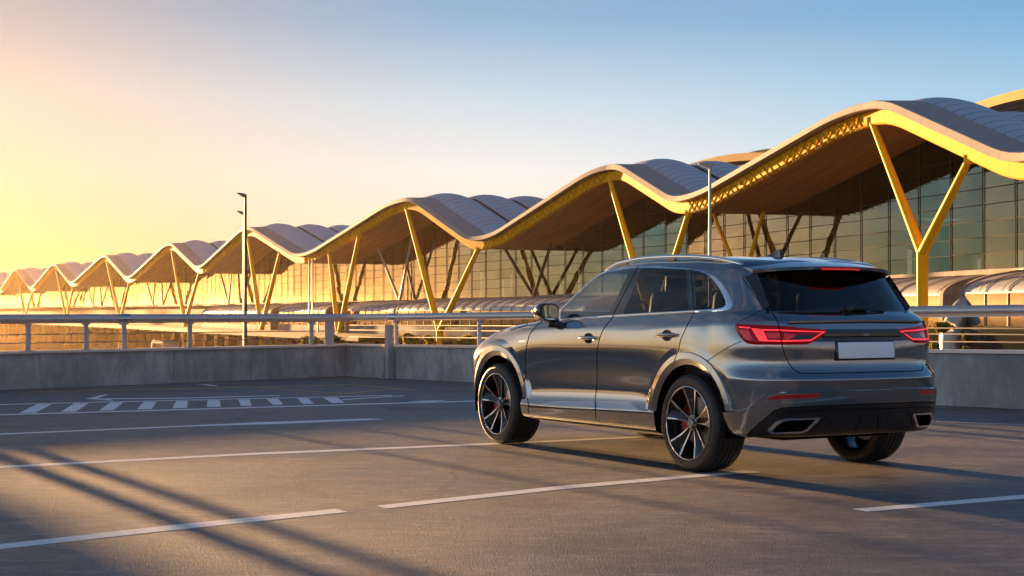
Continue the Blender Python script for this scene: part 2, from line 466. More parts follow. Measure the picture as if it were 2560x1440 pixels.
region([(1418, 754)] + smooth_line([(1439, 730), (1478, 702), (1518, 685.5), (1558, 677.2), (1577, 674.5)], 3) + [(1523, 787.5), (1402, 796.5), (1399, 796)], WF, only={BTRIM})
region([(1604.6, 673), (1660, 673.6), (1716, 676.5), (1722.5, 776), (1558.8, 785.8)], WRR, only={BTRIM})
region([(1735, 679), (1763.9, 687), (1782.6, 701.7), (1801.5, 727.5), (1813.3, 755), (1812.8, 763), (1807, 768), (1795, 771.5), (1742, 775)], WQ, only={BTRIM})
# doors
GF = smooth_line([(1388, 801), (1357, 802), (1341, 816), (1326, 833.5), (1319.5, 852), (1315.2, 874.5), (1313.3, 898), (1314, 930), (1316.4, 976), (1321, 1011), (1321.5, 1017)], 3)
GM = smooth_line([(1533.8, 791), (1519, 809), (1506.7, 827), (1496.5, 856), (1492, 891), (1492.8, 930), (1492, 965), (1488, 1000), (1488.6, 1024)], 3)
GR = smooth_line([(1736.7, 779.5), (1721, 808), (1710, 831), (1701, 853), (1694, 888), (1688, 905)], 3)
DB = [(1321.5, 1017), (1344, 1018), (1488.6, 1024), (1628, 1031.5)]
region(GF + [(1488.6, 1024)] + GM[::-1], FDOOR, only={BODY})
region(GM + [(1628, 1031.5), (1650, 960)] + GR[::-1], RDOOR, only={BODY})
stroke(GF, 2.3, GAP, only={BODY, FDOOR}); stroke(GM, 2.3, GAP, only={BODY, FDOOR, RDOOR}); stroke(GR, 2.3, GAP, only={BODY, RDOOR, FLARE})
stroke([(1321, 1017), (1321, 1034)], 2, GAP, only={BODY}); stroke([(1488.6, 1024), (1489.5, 1049)], 2, GAP, only={BODY})
stroke(DB, 2.2, GAP, only={BODY, FDOOR, RDOOR})
stroke([(1594.2, 672), (1533.8, 788)], 2.0, GAP, only={BTRIM}); stroke([(1729.6, 677), (1736.7, 776)], 2.0, GAP, only={BTRIM})
stroke([(1594.8, 664), (1593.9, 672)], 1.6, GAP, only={CHROME}); stroke([(1729.2, 671), (1729.8, 677.5)], 1.6, GAP, only={CHROME}); stroke([(1533.4, 792.5), (1534.4, 787.5)], 1.6, GAP, only={CHROME})
# bright sill blade
region(C1((488, 986), (590, 968), (838, 966), (842, 1013)), SILL, only={FDOOR}); region(C1((845, 966), (1040, 971), (1095, 1017), (1085, 1024), (847, 1013)), SILL, only={RDOOR})
# fuel-side quarter, bonnet and fender joints
stroke(smooth_line(C2((-64, 788), (10, 765), (60, 735), (120, 690), (200, 640), (275, 606))), 1.8, GAP, only={BODY})
stroke(smooth_line([(1387, 776), (1372, 784), (1324, 802), (1319, 809), (1306, 816), (1277, 826)]), 1.8, GAP, only={BODY})
region([(1297.5, 851.5), (1313.5, 851), (1312, 855), (1297, 855.4)], BADGE, only={BODY})
# door handle recesses
def ell(cx, cy, rx, ry, n=18): return [(cx+rx*math.cos(2*PI*k/n), cy+ry*math.sin(2*PI*k/n)) for k in range(n)]
region(ell(1471.5, 845.5, 12.5, 13.5), HANDLE_R, only={FDOOR}, band=21); region(ell(1667.5, 838.5, 13.5, 14.5), HANDLE_R, only={RDOOR}, band=21)

# rear
XR = 2175.0
GL = smooth_line([(1927.5, 778), (1944, 804), (1950, 832), (1953.5, 855), (1961, 883), (1973, 910), (1990, 928), (2010, 933.3), (2060, 933.2)], 3) + [(XR, 930.5)]
region(GL + [(XR, 779)], GATE, only={BODY})
RGL = [(1927.5, 778.5)] + smooth_line([(1892, 703), (1893.5, 694), (1900, 687), (1913, 682), (1957, 678), (2007, 675)], 3) + [(XR, 670), (XR, 780.8)]
region(RGL, RGLASS, only={BODY, GATE})
LT = C3((85, 160), (110, 148), (230, 150), (560, 165), (720, 178), (1190, 215), (1214, 240), (1150, 305), (1080, 352), (1030, 376), (970, 400), (700, 405), (330, 402), (240, 390), (190, 355), (120, 270), (90, 200))
region(C3((1190, 214), (1760, 211), (1760, 306), (1150, 308), (1214, 240)), BAR, only={BODY, GATE})
region(C3((1150, 308), (1760, 306), (1760, 362), (1060, 366)), RECESS, only={BODY, GATE})
region(LT, LENS, only={BODY, GATE, BAR, RECESS}, band=22)
LOK = {LENS, LMID, LDARK}
region(C3((150, 222), (250, 214), (305, 345), (225, 338), (190, 300)), LMID, only=LOK)
region(C3((450, 258), (640, 258), (655, 325), (490, 325)), LMID, only=LOK)
region(C3((690, 262), (840, 280), (740, 345), (690, 345)), LMID, only=LOK)
region(C3((842, 284), (1075, 284), (1005, 335), (765, 340)), LDARK, only=LOK)
LOK = {LENS, LMID, LDARK, LGUIDE}
region(C3((288, 200), (425, 214), (485, 340), (470, 358), (385, 356)), LGUIDE, only=LOK)
stroke(C3((137, 186), (275, 196)), 3.2, LGUIDE, only=LOK)
stroke(C3((400, 222), (640, 224), (690, 230), (1178, 247), (1015, 350), (700, 358), (430, 352)), 3.4, LGUIDE, only=LOK)
stroke(GL, 2.4, GAP, only={BODY, GATE, LENS, LGUIDE, LMID, RECESS})
stroke(smooth_line(C2((275, 222), (330, 300), (375, 365), (408, 412), (450, 427))), 1.8, GAP, only={BODY})
stroke(smooth_line(C2((242, 508), (262, 488), (330, 455), (408, 412))), 1.4, GAP, only={BODY})
# rear bumper
BL = smooth_line(C4((-230, 480), (-130, 478), (-60, 475), (0, 470), (100, 455), (190, 400), (260, 330), (330, 283), (420, 256), (700, 240), (1100, 221)), 3) + C4((1700, 206))
DT = C4((150, 750), (300, 617), (400, 532), (470, 470), (560, 437), (1000, 408), (1700, 380))
region([(1835, 900)] + C2((200, 865), (480, 850)) + [(XR, 941), (XR, 1080)] + C4((-60, 900), (-75, 420)), None, cut=False)
region(BL + C4((1700, 1000), (-260, 1000)), BLOW, only={BODY}, band=23)
region(DT + C4((1700, 1100), (0, 1100), (40, 870)), DIFF, only={BODY, BLOW}, band=24)
stroke(BL, 5.5, BLOW, only={BODY, BLOW}, band=25)
stroke(DT, 2.4, GAP, only={BODY, BLOW, DIFF})
region(C4((500, 482), (560, 452), (1000, 424), (1700, 397), (1700, 440), (1000, 468), (600, 492), (520, 520)), DSTRIP, only={DIFF})
stroke(C4((560, 500), (1000, 472), (1700, 446)), 1.6, GAP, only={DIFF, DSTRIP})
for q in (((1100, 540), (1010, 625), (960, 690)), ((1515, 525), (1490, 610), (1430, 700))): stroke(smooth_line(C4(*q)), 2.2, GAP, only={DIFF})
stroke(C4((1100, 540), (1300, 528), (1700, 508)), 1.4, DSTRIP, only={DIFF})
region(C4((360, 346), (400, 306), (490, 273), (1040, 253), (980, 319), (388, 346)), REFLT, only={BLOW, BODY})
region(C4((372, 342), (408, 308), (494, 279), (1026, 259), (974, 314), (398, 341)), REFL, only={REFLT})
region(C4((388, 715), (398, 690), (480, 608), (560, 572), (640, 562), (1020, 553), (988, 602), (872, 702), (830, 722), (760, 732), (430, 740)), EXC, only={DIFF}, band=26)
region(C4((446, 710), (500, 648), (590, 594), (660, 584), (965, 573), (850, 690), (800, 712), (480, 724)), EXI, only={EXC}, band=27)
for q in ([(1115, 605), (1132, 585), (1415, 570), (1398, 591)], [(1545, 577), (1565, 558), (1600, 556), (1600, 573)]):
    region(C4(*q), DSTRIP, only={DIFF})

# ---- relief: move rings and panels a little along the surface normal
bm.verts.index_update(); bm.normal_update()
base_n = {v: body_normal(v.co) for v in bm.verts if any(f[BAND] for f in v.link_faces)}
DISP = {}; moved_extra = set(); _fp = {}
def flare_plane(x):
    k = round(x, 2)
    if k not in _fp:
        loc = BODYBVH.ray_cast(Vector((k, 2, .76)), Vector((0, -1, 0)))[0]; _fp[k] = loc.y+.004 if loc else .97
    a = _fp[k]; k2 = round(k+(.01 if x > k else -.01), 2)
    if k2 not in _fp:
        loc = BODYBVH.ray_cast(Vector((k2, 2, .76)), Vector((0, -1, 0)))[0]; _fp[k2] = loc.y+.004 if loc else .97
    return a+(_fp[k2]-a)*abs(x-k)/.01
def push(v, d): DISP[v] = d
for v in base_n:
    bands = {f[BAND] for f in v.link_faces}
    if bands & {1, 2, 3, 4, 5} and v.co.y > .6:
        cx = min(ARC, key=lambda c: abs(c-v.co.x)); r = math.hypot(v.co.x-cx, v.co.z-.385)
        z0 = .50 if v.co.x < cx and cx < 1 else .445
        fade = 1.0 if v.co.z > z0+.004 else 0.0
        yb = flare_plane(v.co.x)
        if r <= .549:
            P_ = [(.452, -.018), (.498, .008), (.545, .003), (.549, -.009)]
            y = yb+next((a[1]+(b[1]-a[1])*(r-a[0])/(b[0]-a[0]) for a, b in zip(P_, P_[1:]) if r <= b[0]+1e-6), -.012)
        else:
            t = (.608-min(r, .608))/.059; y = v.co.y*(1-t)+(yb-.009)*t
        v.co.y += (y-v.co.y)*fade; moved_extra.add(v)
    if bands == {20}: push(v, .006)
    if bands == {21}: push(v, -.02)
    if bands == {22}: push(v, .005)
    if bands & {23, 24, 26, 27} and 0 not in bands and not bands & {1, 2, 3, 4}: push(v, .02)
    if 27 in bands and not bands & {24}: push(v, .022 if 26 in bands else -.05)
    if 26 in bands: push(v, .022)
for v, d in DISP.items(): v.co += base_n[v]*d
for v in bm.verts:
    if abs(v.co.y) < 1e-4: v.co.y = 0
bm.normal_update()
moved = set(DISP) | moved_extra

def extract(name, labmat, side, parent, mats=None, grow=0.0, keep=None):
    """labmat: {label: material}; side L, R or B(oth)."""
    ml = list(dict.fromkeys(labmat.values()))
    verts, faces, mi, nrm = [], [], [], []
    fs = [f for f in bm.faces if f[LAB] in labmat and (keep is None or keep(f))]
    if not fs: print('EMPTY', name); return None
    ncache = {}
    for sgn in ((1,) if side == 'L' else (-1,) if side == 'R' else (1, -1)):
        idx = {}
        for f in fs:
            loop = list(f.verts); 
            if sgn < 0: loop = loop[::-1]
            ff = []
            for v in loop:
                if v not in idx:
                    if abs(v.co.y) < 1e-4 and sgn < 0 and (v, 0) in ncache: idx[v] = ncache[(v, 0)]
                    else:
                        idx[v] = len(verts); verts.append(Vector((v.co.x, v.co.y*sgn, v.co.z)))
                        if abs(v.co.y) < 1e-4: ncache[(v, 0)] = idx[v]
                ff.append(idx[v])
                b = f[BAND]
                if b and any(x in moved for x in f.verts):
                    n = Vector()
                    for g in v.link_faces:
                        if g[BAND] == b and g.normal.dot(f.normal) > .5: n += g.normal*g.calc_area()
                    n = n.normalized() if n.length > 1e-9 else f.normal.copy()
                else:
                    n = ncache.get(v)
                    if n is None: n = ncache[v] = body_normal(v.co)
                nrm.append((n.x, n.y*sgn, n.z))
            faces.append(ff); mi.append(ml.index(labmat[f[LAB]]))
    o = mesh_obj(name, verts, faces, ml, parent, True, mi)
    o.data.normals_split_custom_set(nrm)
    return o
# ---- body parts from the labelled surface
pm = M['paint']
extract('body', {BODY: pm, GAP: M['gap']}, 'B', car, keep=lambda f: True)
extract('windshield', {WSHIELD: M['win_front']}, 'B', car)
for sd, nm in (('L', 'left'), ('R', 'right')):
    extract('wheel_arch_trim', {FLARE: pm}, sd, car, keep=lambda f: f.calc_center_median().x > 1.5)
    extract('wheel_arch_trim', {FLARE: pm}, sd, car, keep=lambda f: f.calc_center_median().x < 1.5)
    extract('window_trim', {CHROME: M['chrome']}, sd, car)
    extract('pillar_trim', {BTRIM: M['gloss_black']}, sd, car)
    d1 = extract('front_door', {FDOOR: pm, HANDLE_R: M['gloss_black']}, sd, car, keep=lambda f: f[LAB] != HANDLE_R or f.calc_center_median().x > .8)
    d2 = extract('rear_door', {RDOOR: pm, HANDLE_R: M['gloss_black']}, sd, car, keep=lambda f: f[LAB] != HANDLE_R or f.calc_center_median().x < .8)
    extract('window', {WF: M['win_front']}, sd, d1)
    extract('window', {WRR: M['win_dark']}, sd, d2)
    extract('quarter_window', {WQ: M['win_dark']}, sd, car)
    s = extract('sill_blade', {SILL: M['sill']}, sd, d1, keep=lambda f: f.calc_center_median().x > 1.325)
    s = extract('sill_blade', {SILL: M['sill']}, sd, d2, keep=lambda f: f.calc_center_median().x < 1.325)
    extract('fender_badge', {BADGE: M['chrome']}, sd, car)
    l = extract('tail_light', {LENS: M['lens'], LMID: M['lens_mid'], LDARK: M['lens_dark']}, sd, car)
    extract('light_guide', {LGUIDE: M['guide']}, sd, l)
    extract('rear_reflector', {REFL: M['reflector'], REFLT: M['sill']}, sd, car)
    e = extract('exhaust_tip', {EXC: M['chrome']}, sd, car)
    extract('outlet', {EXI: M['gap']}, sd, e)
    # door handles
    sg = 1 if sd == 'L' else -1
    for door, (pa, pb) in ((d1, ((1451, 846.5), (1493, 844.5))), (d2, ((1644.5, 840), (1693.5, 837)))):
        a, na = surf(*pa); b, nb = surf(*pb)
        hb = bmesh.new(); n = 10
        rings = []
        for i in range(n+1):
            t = i/n; c = a.lerp(b, t)+na*(.012+.03*math.sin(PI*t)**.6); w = .022*(1-abs(2*t-1)**4*.45); th = .011
            ax = (b-a).normalized(); up = Vector((0, 0, 1)); ou = ax.cross(up).normalized()
            if ou.y < 0: ou = -ou
            rings.append([hb.verts.new(Vector(((p := c+up*math.sin(q)*w*.8+ou*math.cos(q)*th).x, p.y*sg, p.z))) for q in [2*PI*k/10 for k in range(10)]])
        for i in range(n):
            for k in range(10): hb.faces.new((rings[i][k], rings[i][(k+1) % 10], rings[i+1][(k+1) % 10], rings[i+1][k]))
        hb.faces.new(rings[0]); hb.faces.new(rings[-1])
        bm_obj('door_handle', hb, pm, door, angle=.9)
extract('tailgate', {GATE: pm, RECESS: M['gloss_black'], BAR: M['gloss_black']}, 'B', car)
extract('rear_window', {RGLASS: M['win_rear']}, 'B', car)
extract('rear_bumper', {BLOW: pm}, 'B', car)
extract('diffuser', {DIFF: M['plastic'], DSTRIP: M['gloss_black']}, 'B', car)

def sm(o, lv=2):
    md = o.modifiers.new('round', 'SUBSURF'); md.levels = lv; md.render_levels = lv; return o
# ---- underbody, wheel wells, cabin
ub = bmesh.new()
add_box(ub, (1.53, 0, .40), (2.1, 1.7, .22)); add_box(ub, (1.5, 0, .42), (4.2, 1.06, .3)); add_box(ub, (-.62, 0, .47), (.35, 1.3, .2))
add_box(ub, (1.45, 0, .62), (2.0, 1.72, .3))
bm_obj('underbody', ub, M['gap'], car)
for cx in ARC:
    for sg in (1, -1):
        wb_ = bmesh.new(); n = 20; ra = []; rb = []
        for k in range(n+1):
            a = math.radians(-12+204*k/n); x, z = cx+.462*math.cos(a), .385+.462*math.sin(a)
            ra.append(wb_.verts.new((x, .965*sg, z))); rb.append(wb_.verts.new((x, .52*sg, z)))
        for k in range(n): wb_.faces.new((ra[k], ra[k+1], rb[k+1], rb[k]))
        wb_.faces.new(rb)
        bm_obj('wheel_well', wb_, M['gap'], car)
cb = bmesh.new()
add_box(cb, (1.0, 0, .80), (3.0, 1.66, .1)); add_box(cb, (2.12, 0, 1.02), (.5, 1.5, .22), bev=.05)
for sg in (1, -1): add_box(cb, (1.0, .86*sg, .98), (2.4, .05, .36), bev=.02)
for sg in (1, -1): add_box(cb, (-.12, .76*sg, 1.0), (.7, .1, .36))
bm_obj('cabin', cb, M['cabin'], car)
db = bmesh.new(); add_box(db, (1.95, 0, 1.10), (.42, 1.5, .14), bev=.05)
dsh = bm_obj('dashboard', db, M['dash'], car, angle=.6)
def seat(x, y, wide=.50):
    sb = bmesh.new()
    for z, xx, w, th in ((.92, x+.02, wide, .14), ):
        add_box(sb, (x+.22, y, .93), (.52, wide, .16), bev=.05)
    add_box(sb, (x-.06, y, 1.16), (.14, wide, .52), Matrix.Rotation(-.2, 3, 'Y'), bev=.055)
    s = bm_obj('seat', sb, M['seat'], car, angle=.7)
    hb = bmesh.new(); add_box(hb, (x-.135, y, 1.475), (.10, .27, .19), Matrix.Rotation(-.12, 3, 'Y'), bev=.045)
    add_tube(hb, [(x-.12, y-.06, 1.38), (x-.13, y-.06, 1.44)], .007, 6); add_tube(hb, [(x-.12, y+.06, 1.38), (x-.13, y+.06, 1.44)], .007, 6)
    bm_obj('headrest', hb, M['seat'], s, angle=.7)
seat(1.05, .40); seat(1.05, -.40); seat(.12, .42, .54); seat(.12, -.42, .54)
st = bmesh.new()
sc_, sr = Vector((1.62, .40, 1.17)), .185
ax_u, ax_v = Vector((0, 1, 0)), Vector((-.42, 0, .91))
ring = [sc_+sr*(math.cos(2*PI*k/28)*ax_u+math.sin(2*PI*k/28)*ax_v) for k in range(29)]
add_tube(st, ring, .015, 8, cap=False)
for k in (0, 14, 21): add_bar(st, sc_, ring[k], .03, .02)
bm_obj('steering_wheel', st, M['dash'], car)
mb = bmesh.new(); add_box(mb, (1.28, 0, 1.50), (.04, .22, .07), bev=.015); bm_obj('interior_mirror', mb, M['cabin'], car)

# ---- roof furniture
for sg in (1, -1):
    rb = bmesh.new()
    pts = smooth_line([(1.64, 1.612), (1.56, 1.648), (1.40, 1.683), (1.06, 1.711), (.65, 1.713), (.25, 1.698), (-.02, 1.672), (-.2, 1.642), (-.29, 1.62)], 4)
    add_tube(rb, [(x, sg*(.665 if x < 1.2 else .665-.01*(x-1.2)), z-.012) for x, z in pts], [.012+.008*math.sin(PI*i/(len(pts)-1))**.5 for i in range(len(pts))], 10)
    bm_obj('roof_rail', rb, M['chrome'], car, smooth=True)
    for (xa, za, xb, zb) in ((1.45, 1.672, 1.30, 1.69), (.05, 1.675, -.14, 1.65), (.70, 1.705, .60, 1.705)):
        rk = bmesh.new(); add_bar(rk, (xa, sg*.665, za-.022), (xb, sg*.665, zb-.022), .022, .034)
        bm_obj('rail_foot', rk, M['gloss_black'], car)
# spoiler: a winged lip that carries the roof line past the rear window
sp = bmesh.new(); n = 24; top = []; bot = []; edge = []; under = []
for i in range(n+1):
    t = -1+2*i/n; y = .70*t; a = abs(t)
    xe = -.665+.21*a**2.6; ze = 1.586-.020*a**2-.012*a**6
    zr = 1.655-.075*a**2.2
    xf = -.16-.06*a
    top.append((xf, y*.985, zr+.012)); edge.append((xe, y, ze+.012)); under.append((xe+.01, y, ze-.012)); bot.append((xf-.16, y*.96, ze-.030))
rows_ = [top]
for q in (.2, .4, .6, .8): rows_.append([(a[0]+(b[0]-a[0])*q, a[1]+(b[1]-a[1])*q, a[2]+(b[2]-a[2])*q+.012*math.sin(PI*q)) for a, b in zip(top, edge)])
rows_ += [edge, under, bot]
vv = [[sp.verts.new(p) for p in r] for r in rows_]
for a in range(len(vv)-1):
    for i in range(n):
        f = sp.faces.new((vv[a][i], vv[a][i+1], vv[a+1][i+1], vv[a+1][i])); f.material_index = 1 if a == len(vv)-2 else 0
for e in (0, -1): sp.faces.new([r[e] for r in vv])
spo = bm_obj('spoiler', sp, [pm, M['gloss_black']], car, angle=.5)
hb = bmesh.new()
for i in range(12):
    y0 = -.19+.38*i/12; y1 = y0+.38/12
    f = lambda y: -.663+.21*(abs(y)/.70)**2.6
    add_bar(hb, (f(y0)-.002, y0, 1.577-.02*(y0/.7)**2), (f(y1)-.002, y1, 1.577-.02*(y1/.7)**2), .012, .012)
bm_obj('brake_light', hb, simple('brake_light_red', (.3, .01, .01), .3, emi=(1, .02, .02), emis=.05), spo)
# wing fins beside the rear window
for sg in (1, -1):
    fb = bmesh.new()
    A = [surf(*p)[0] for p in [(1857, 692), (1880, 724), (1897, 752), (1911, 773)]]
    B = [surf(*p)[0] for p in [(1893, 690), (1903, 716), (1913, 745), (1923, 771)]]
    if all(A) and all(B):
        na = [body_normal(p) for p in A]; nb = [body_normal(p) for p in B]
        va = [fb.verts.new((p.x, p.y*sg, p.z)) for p in A]
        vb = [fb.verts.new(((p+n*.03).x, (p+n*.03).y*sg, (p+n*.03).z)) for p, n in zip(B, nb)]
        vc = [fb.verts.new((p.x, p.y*sg, p.z)) for p in B]
        for i in range(3):
            fb.faces.new((va[i], va[i+1], vb[i+1], vb[i])); fb.faces.new((vb[i], vb[i+1], vc[i+1], vc[i]))
        bm_obj('window_fin', fb, M['gloss_black'], car, angle=.6)
# shark fin
p = hitY(1936, 645, 0); fb = bmesh.new()
prof = [(.15, 0, .052), (.09, .018, .045), (.02, .050, .03), (-.03, .078, .014), (-.055, .082, .008), (-.075, .03, .02), (-.085, 0, .03)]
la = [[fb.verts.new((p.x+x-.02, w*sg, p.z-.012+z)) for x, z, w in prof] for sg in (1, -1)]
lo = [[fb.verts.new((p.x+x-.02, w*1.3*sg, p.z-.03)) for x, z, w in prof] for sg in (1, -1)]
for i in range(len(prof)-1):
    fb.faces.new((la[0][i], la[0][i+1], la[1][i+1], la[1][i]))
    for s in (0, 1): fb.faces.new((la[s][i], la[s][i+1], lo[s][i+1], lo[s][i]))
bm_obj('antenna_fin', fb, M['gloss_black'], car, angle=1.2)
# number plate, bar details, wiper
pb_ = bmesh.new(); rot = Matrix.Rotation(math.radians(7), 3, 'Y')
xp = -.915
add_box(pb_, (xp-.012, 0, .955), (.03, .585, .150), rot, 0, .006)
pl = bm_obj('number_plate_holder', pb_, M['gloss_black'], car, angle=.6)
pb_ = bmesh.new(); add_box(pb_, (xp-.031, 0, .957), (.008, .555, .122), rot, 0, .003); bm_obj('number_plate', pb_, M['plate'], pl, angle=.6)
bb = bmesh.new()
ys = [-.40+.80*i/16 for i in range(17)]
def xrear(y, z):
    loc, n, i, d = BODYBVH.ray_cast(Vector((-3, abs(y), z)), Vector((1, 0, 0))); return loc.x if loc else -.9
for a, b in zip(ys, ys[1:]): add_bar(bb, (xrear(a, 1.075)-.012, a, 1.075), (xrear(b, 1.075)-.012, b, 1.075), .03, .022)
bm_obj('tailgate_strip', bb, M['sill'] if False else worn('dark_chrome', (.16, .15, .14), .2, 1), car)
eb = bmesh.new()
for k in (-1, 0, 1): add_tube(eb, [(xrear(0, 1.075)-.028, .022*k+.011*math.cos(2*PI*j/12), 1.075+.007*math.sin(2*PI*j/12)) for j in range(13)], .0022, 5, cap=False)
bm_obj('tailgate_badge', eb, M['chrome'], car)
lipb = bmesh.new()
ys = [-.66+1.32*i/24 for i in range(25)]
for a, b in zip(ys, ys[1:]):
    za = 1.178-.008*(a/.66)**2; zb_ = 1.178-.008*(b/.66)**2
    add_bar(lipb, (xrear(a, za)-.008, a, za), (xrear(b, zb_)-.008, b, zb_), .03, .012)
bm_obj('tailgate_lip', lipb, pm, car)
wb2 = bmesh.new()
g0 = Vector((xrear(.03, 1.262)-.02, .03, 1.262)); g1 = Vector((xrear(.16, 1.285)-.035, -.16, 1.275)); g2 = Vector((xrear(.34, 1.27)-.02, -.34, 1.265))
add_box(wb2, g0+Vector((0, .02, .008)), (.06, .075, .05), Matrix.Rotation(.5, 3, 'Y'), bev=.015)
add_tube(wb2, [g0+Vector((0, 0, .015)), g1], [.022, .017], 8); add_tube(wb2, [g1, g2], .009, 6)
bm_obj('rear_wiper', wb2, M['plastic'], car, smooth=False)
# door mirrors
for sg in (1, -1):
    A = hitY(1338, 786, 1.11); 
    c = hitY(1366, 781, 1.06)
    mbm = bmesh.new(); n = 20; rings = []
    for x, s in ((-.055, .96), (-.045, 1.0), (0, 1.02), (.06, .92), (.11, .66), (.135, .30)):
        ring = []
        for k in range(n):
            a = 2*PI*k/n; ca, sa = math.cos(a), math.sin(a)
            e = 2/3.2
            yy = .118*math.copysign(abs(ca)**e, ca); zz = .083*math.copysign(abs(sa)**e, sa)
            if yy > 0: zz *= 1-.25*(yy/.118)**2; zz += .012*(yy/.118)
            ring.append(mbm.verts.new((c.x+x-.10*(yy/.118)*.25, sg*(c.y+yy*s), c.z+zz*s)))
        rings.append(ring)
    for a, b in zip(rings, rings[1:]):
        for k in range(n): mbm.faces.new((a[k], a[(k+1) % n], b[(k+1) % n], b[k]))
    mbm.faces.new(rings[-1]); mbm.faces.new(rings[0])
    for f in mbm.faces:
        cc = f.calc_center_median()
        f.material_index = 1 if cc.x < c.x-.02 or cc.z < c.z-.045 else 0
    mo = bm_obj('door_mirror', mbm, [pm, M['gloss_black']], car, angle=.8)
    gb = bmesh.new(); ring = []
    for k in range(n):
        a = 2*PI*k/n; ca, sa = math.cos(a), math.sin(a); e = 2/3
        yy = .097*math.copysign(abs(ca)**e, ca)-.004; zz = .066*math.copysign(abs(sa)**e, sa)
        if yy > 0: zz *= 1-.25*(yy/.118)**2; zz += .010*(yy/.118)
        ring.append(gb.verts.new((c.x-.0575-.10*(yy/.118)*.25, sg*(c.y+yy), c.z+zz)))
    gb.faces.new(ring); bm_obj('mirror_glass', gb, M['mirror'], mo)
    ib = bmesh.new(); add_box(ib, (c.x+.035, sg*(c.y+.108), c.z+.005), (.07, .012, .03), bev=.004); bm_obj('indicator', ib, simple('amber_clear_lens', (.7, .5, .3), .15, coat=1), mo, angle=.6)
    ft = bmesh.new(); q = hitY(1394, 808, .955)
    add_tube(ft, [(c.x+.02, sg*(c.y-.05), c.z-.06), (c.x+.01, sg*(c.y-.055), c.z-.105), (q.x+.02, sg*.97, q.z-.01), (q.x, sg*.93, q.z)], [.045, .04, .034, .045], 10)
    bm_obj('mirror_foot', ft, M['gloss_black'], mo, smooth=True)

# ---- wheels
def wheel_meshes():
    def lathe(bmx, prof, n, mi=0):
        rr = []
        for k in range(n):
            a = 2*PI*k/n; rr.append([bmx.verts.new((r*math.cos(a), y, r*math.sin(a))) for r, y in prof])
        for k in range(n):
            for i in range(len(prof)-1):
                f = bmx.faces.new((rr[k][i], rr[(k+1) % n][i], rr[(k+1) % n][i+1], rr[k][i+1])); f.material_index = mi
    out = {}
    t = bmesh.new()
    W = .30
    prof = [(.288, -.012), (.296, 0.0), (.312, .006), (.318, .003), (.336, .006), (.352, .001), (.366, -.012), (.3755, -.034)]
    tread = []
    y = -.034
    for k in range(4):
        gx = -.034-(W-.068)*(k+1)/5
        tread += [(.380, gx+.006), (.372, gx+.0045), (.372, gx-.0045), (.380, gx-.006)]
    prof += [(.379, -.042)] + tread + [(.379, -W+.042), (.3755, -W+.034), (.366, -W+.012), (.345, -W), (.30, -W+.01), (.288, -W+.02)]
    lathe(t, prof, 96); 
    for k in range(60):          # shoulder blocks
        a = 2*PI*k/60
        m = Matrix.Rotation(-a, 3, 'Y')
        for yy in (-.040, -W+.040): add_box(t, m @ Vector((.3718, yy, 0)), (.010, .034, .026), m)
    out['tyre'] = t
    r = bmesh.new()
    lathe(r, [(.291, -.006), (.289, .004), (.283, .006), (.279, .001)], 72, 1)
    lathe(r, [(.279, .001), (.274, -.02), (.262, -.09), (.255, -.18), (.262, -.26), (.285, -.285)], 72, 0)
    def blade(a0, a1, r0, r1, w0, w1, mid):
        n = 9; L = []
        for i in range(n+1):
            s = i/n; rad = r0+(r1-r0)*s; a = a0+(a1-a0)*(s**1.3); w = w0+(w1-w0)*s**1.4
            yb = -.046+.044*s**1.5
            cd = Vector((math.cos(a), 0, math.sin(a))); td = Vector((-math.sin(a), 0, math.cos(a)))
            c = cd*rad; lean = mid*w*.55
            fl = c+td*(-w*.17+lean)+Vector((0, yb, 0)); fr_ = c+td*(w*.17+lean)+Vector((0, yb, 0))
            bl = c+td*(-w*.72-lean*.6)+Vector((0, yb-.035, 0)); br = c+td*(w*.72-lean*.6)+Vector((0, yb-.035, 0))
            L.append([r.verts.new(v) for v in (fl, fr_, br, bl)])
        for a_, b_ in zip(L, L[1:]):
            for k in range(4):
                f = r.faces.new((a_[k], a_[(k+1) % 4], b_[(k+1) % 4], b_[k])); f.material_index = 1 if k == 0 else 0
        r.faces.new(L[0]); r.faces.new(L[-1])
    for k in range(5):
        A = PI/2+2*PI*k/5+.05
        for sgn in (1, -1): blade(A+sgn*.12, A+sgn*.19, .050, .281, .020, .052, sgn)
    lathe(r, [(.0, -.02), (.030, -.02), (.034, -.024), (.036, -.04)], 24, 1)
    lathe(r, [(.036, -.04), (.062, -.046), (.070, -.08), (.07, -.12)], 24, 0)
    for k in range(5):
        a = PI/2+2*PI*(k+.5)/5; c = Vector((.05*math.cos(a), 0, .05*math.sin(a)))
        add_tube(r, [c+Vector((0, -.05, 0)), c+Vector((0, -.036, 0))], .008, 6, mi=1)
    out['rim'] = r
    d = bmesh.new(); lathe(d, [(.05, -.125), (.20, -.125), (.205, -.135), (.20, -.15), (.05, -.15)], 48)
    out['brake_disc'] = d
    c = bmesh.new(); n = 8
    ri, ro = .125, .215; L = []
    for i in range(n+1):
        a = math.radians(-32+64*i/n)
        L.append([c.verts.new((q*math.cos(a), yy, q*math.sin(a))) for q, yy in ((ri, -.095), (ro, -.095), (ro, -.17), (ri, -.17))])
    for a_, b_ in zip(L, L[1:]):
        for k in range(4): c.faces.new((a_[k], a_[(k+1) % 4], b_[(k+1) % 4], b_[k]))
    c.faces.new(L[0]); c.faces.new(L[-1])
    out['brake_caliper'] = c
    return out
first = None
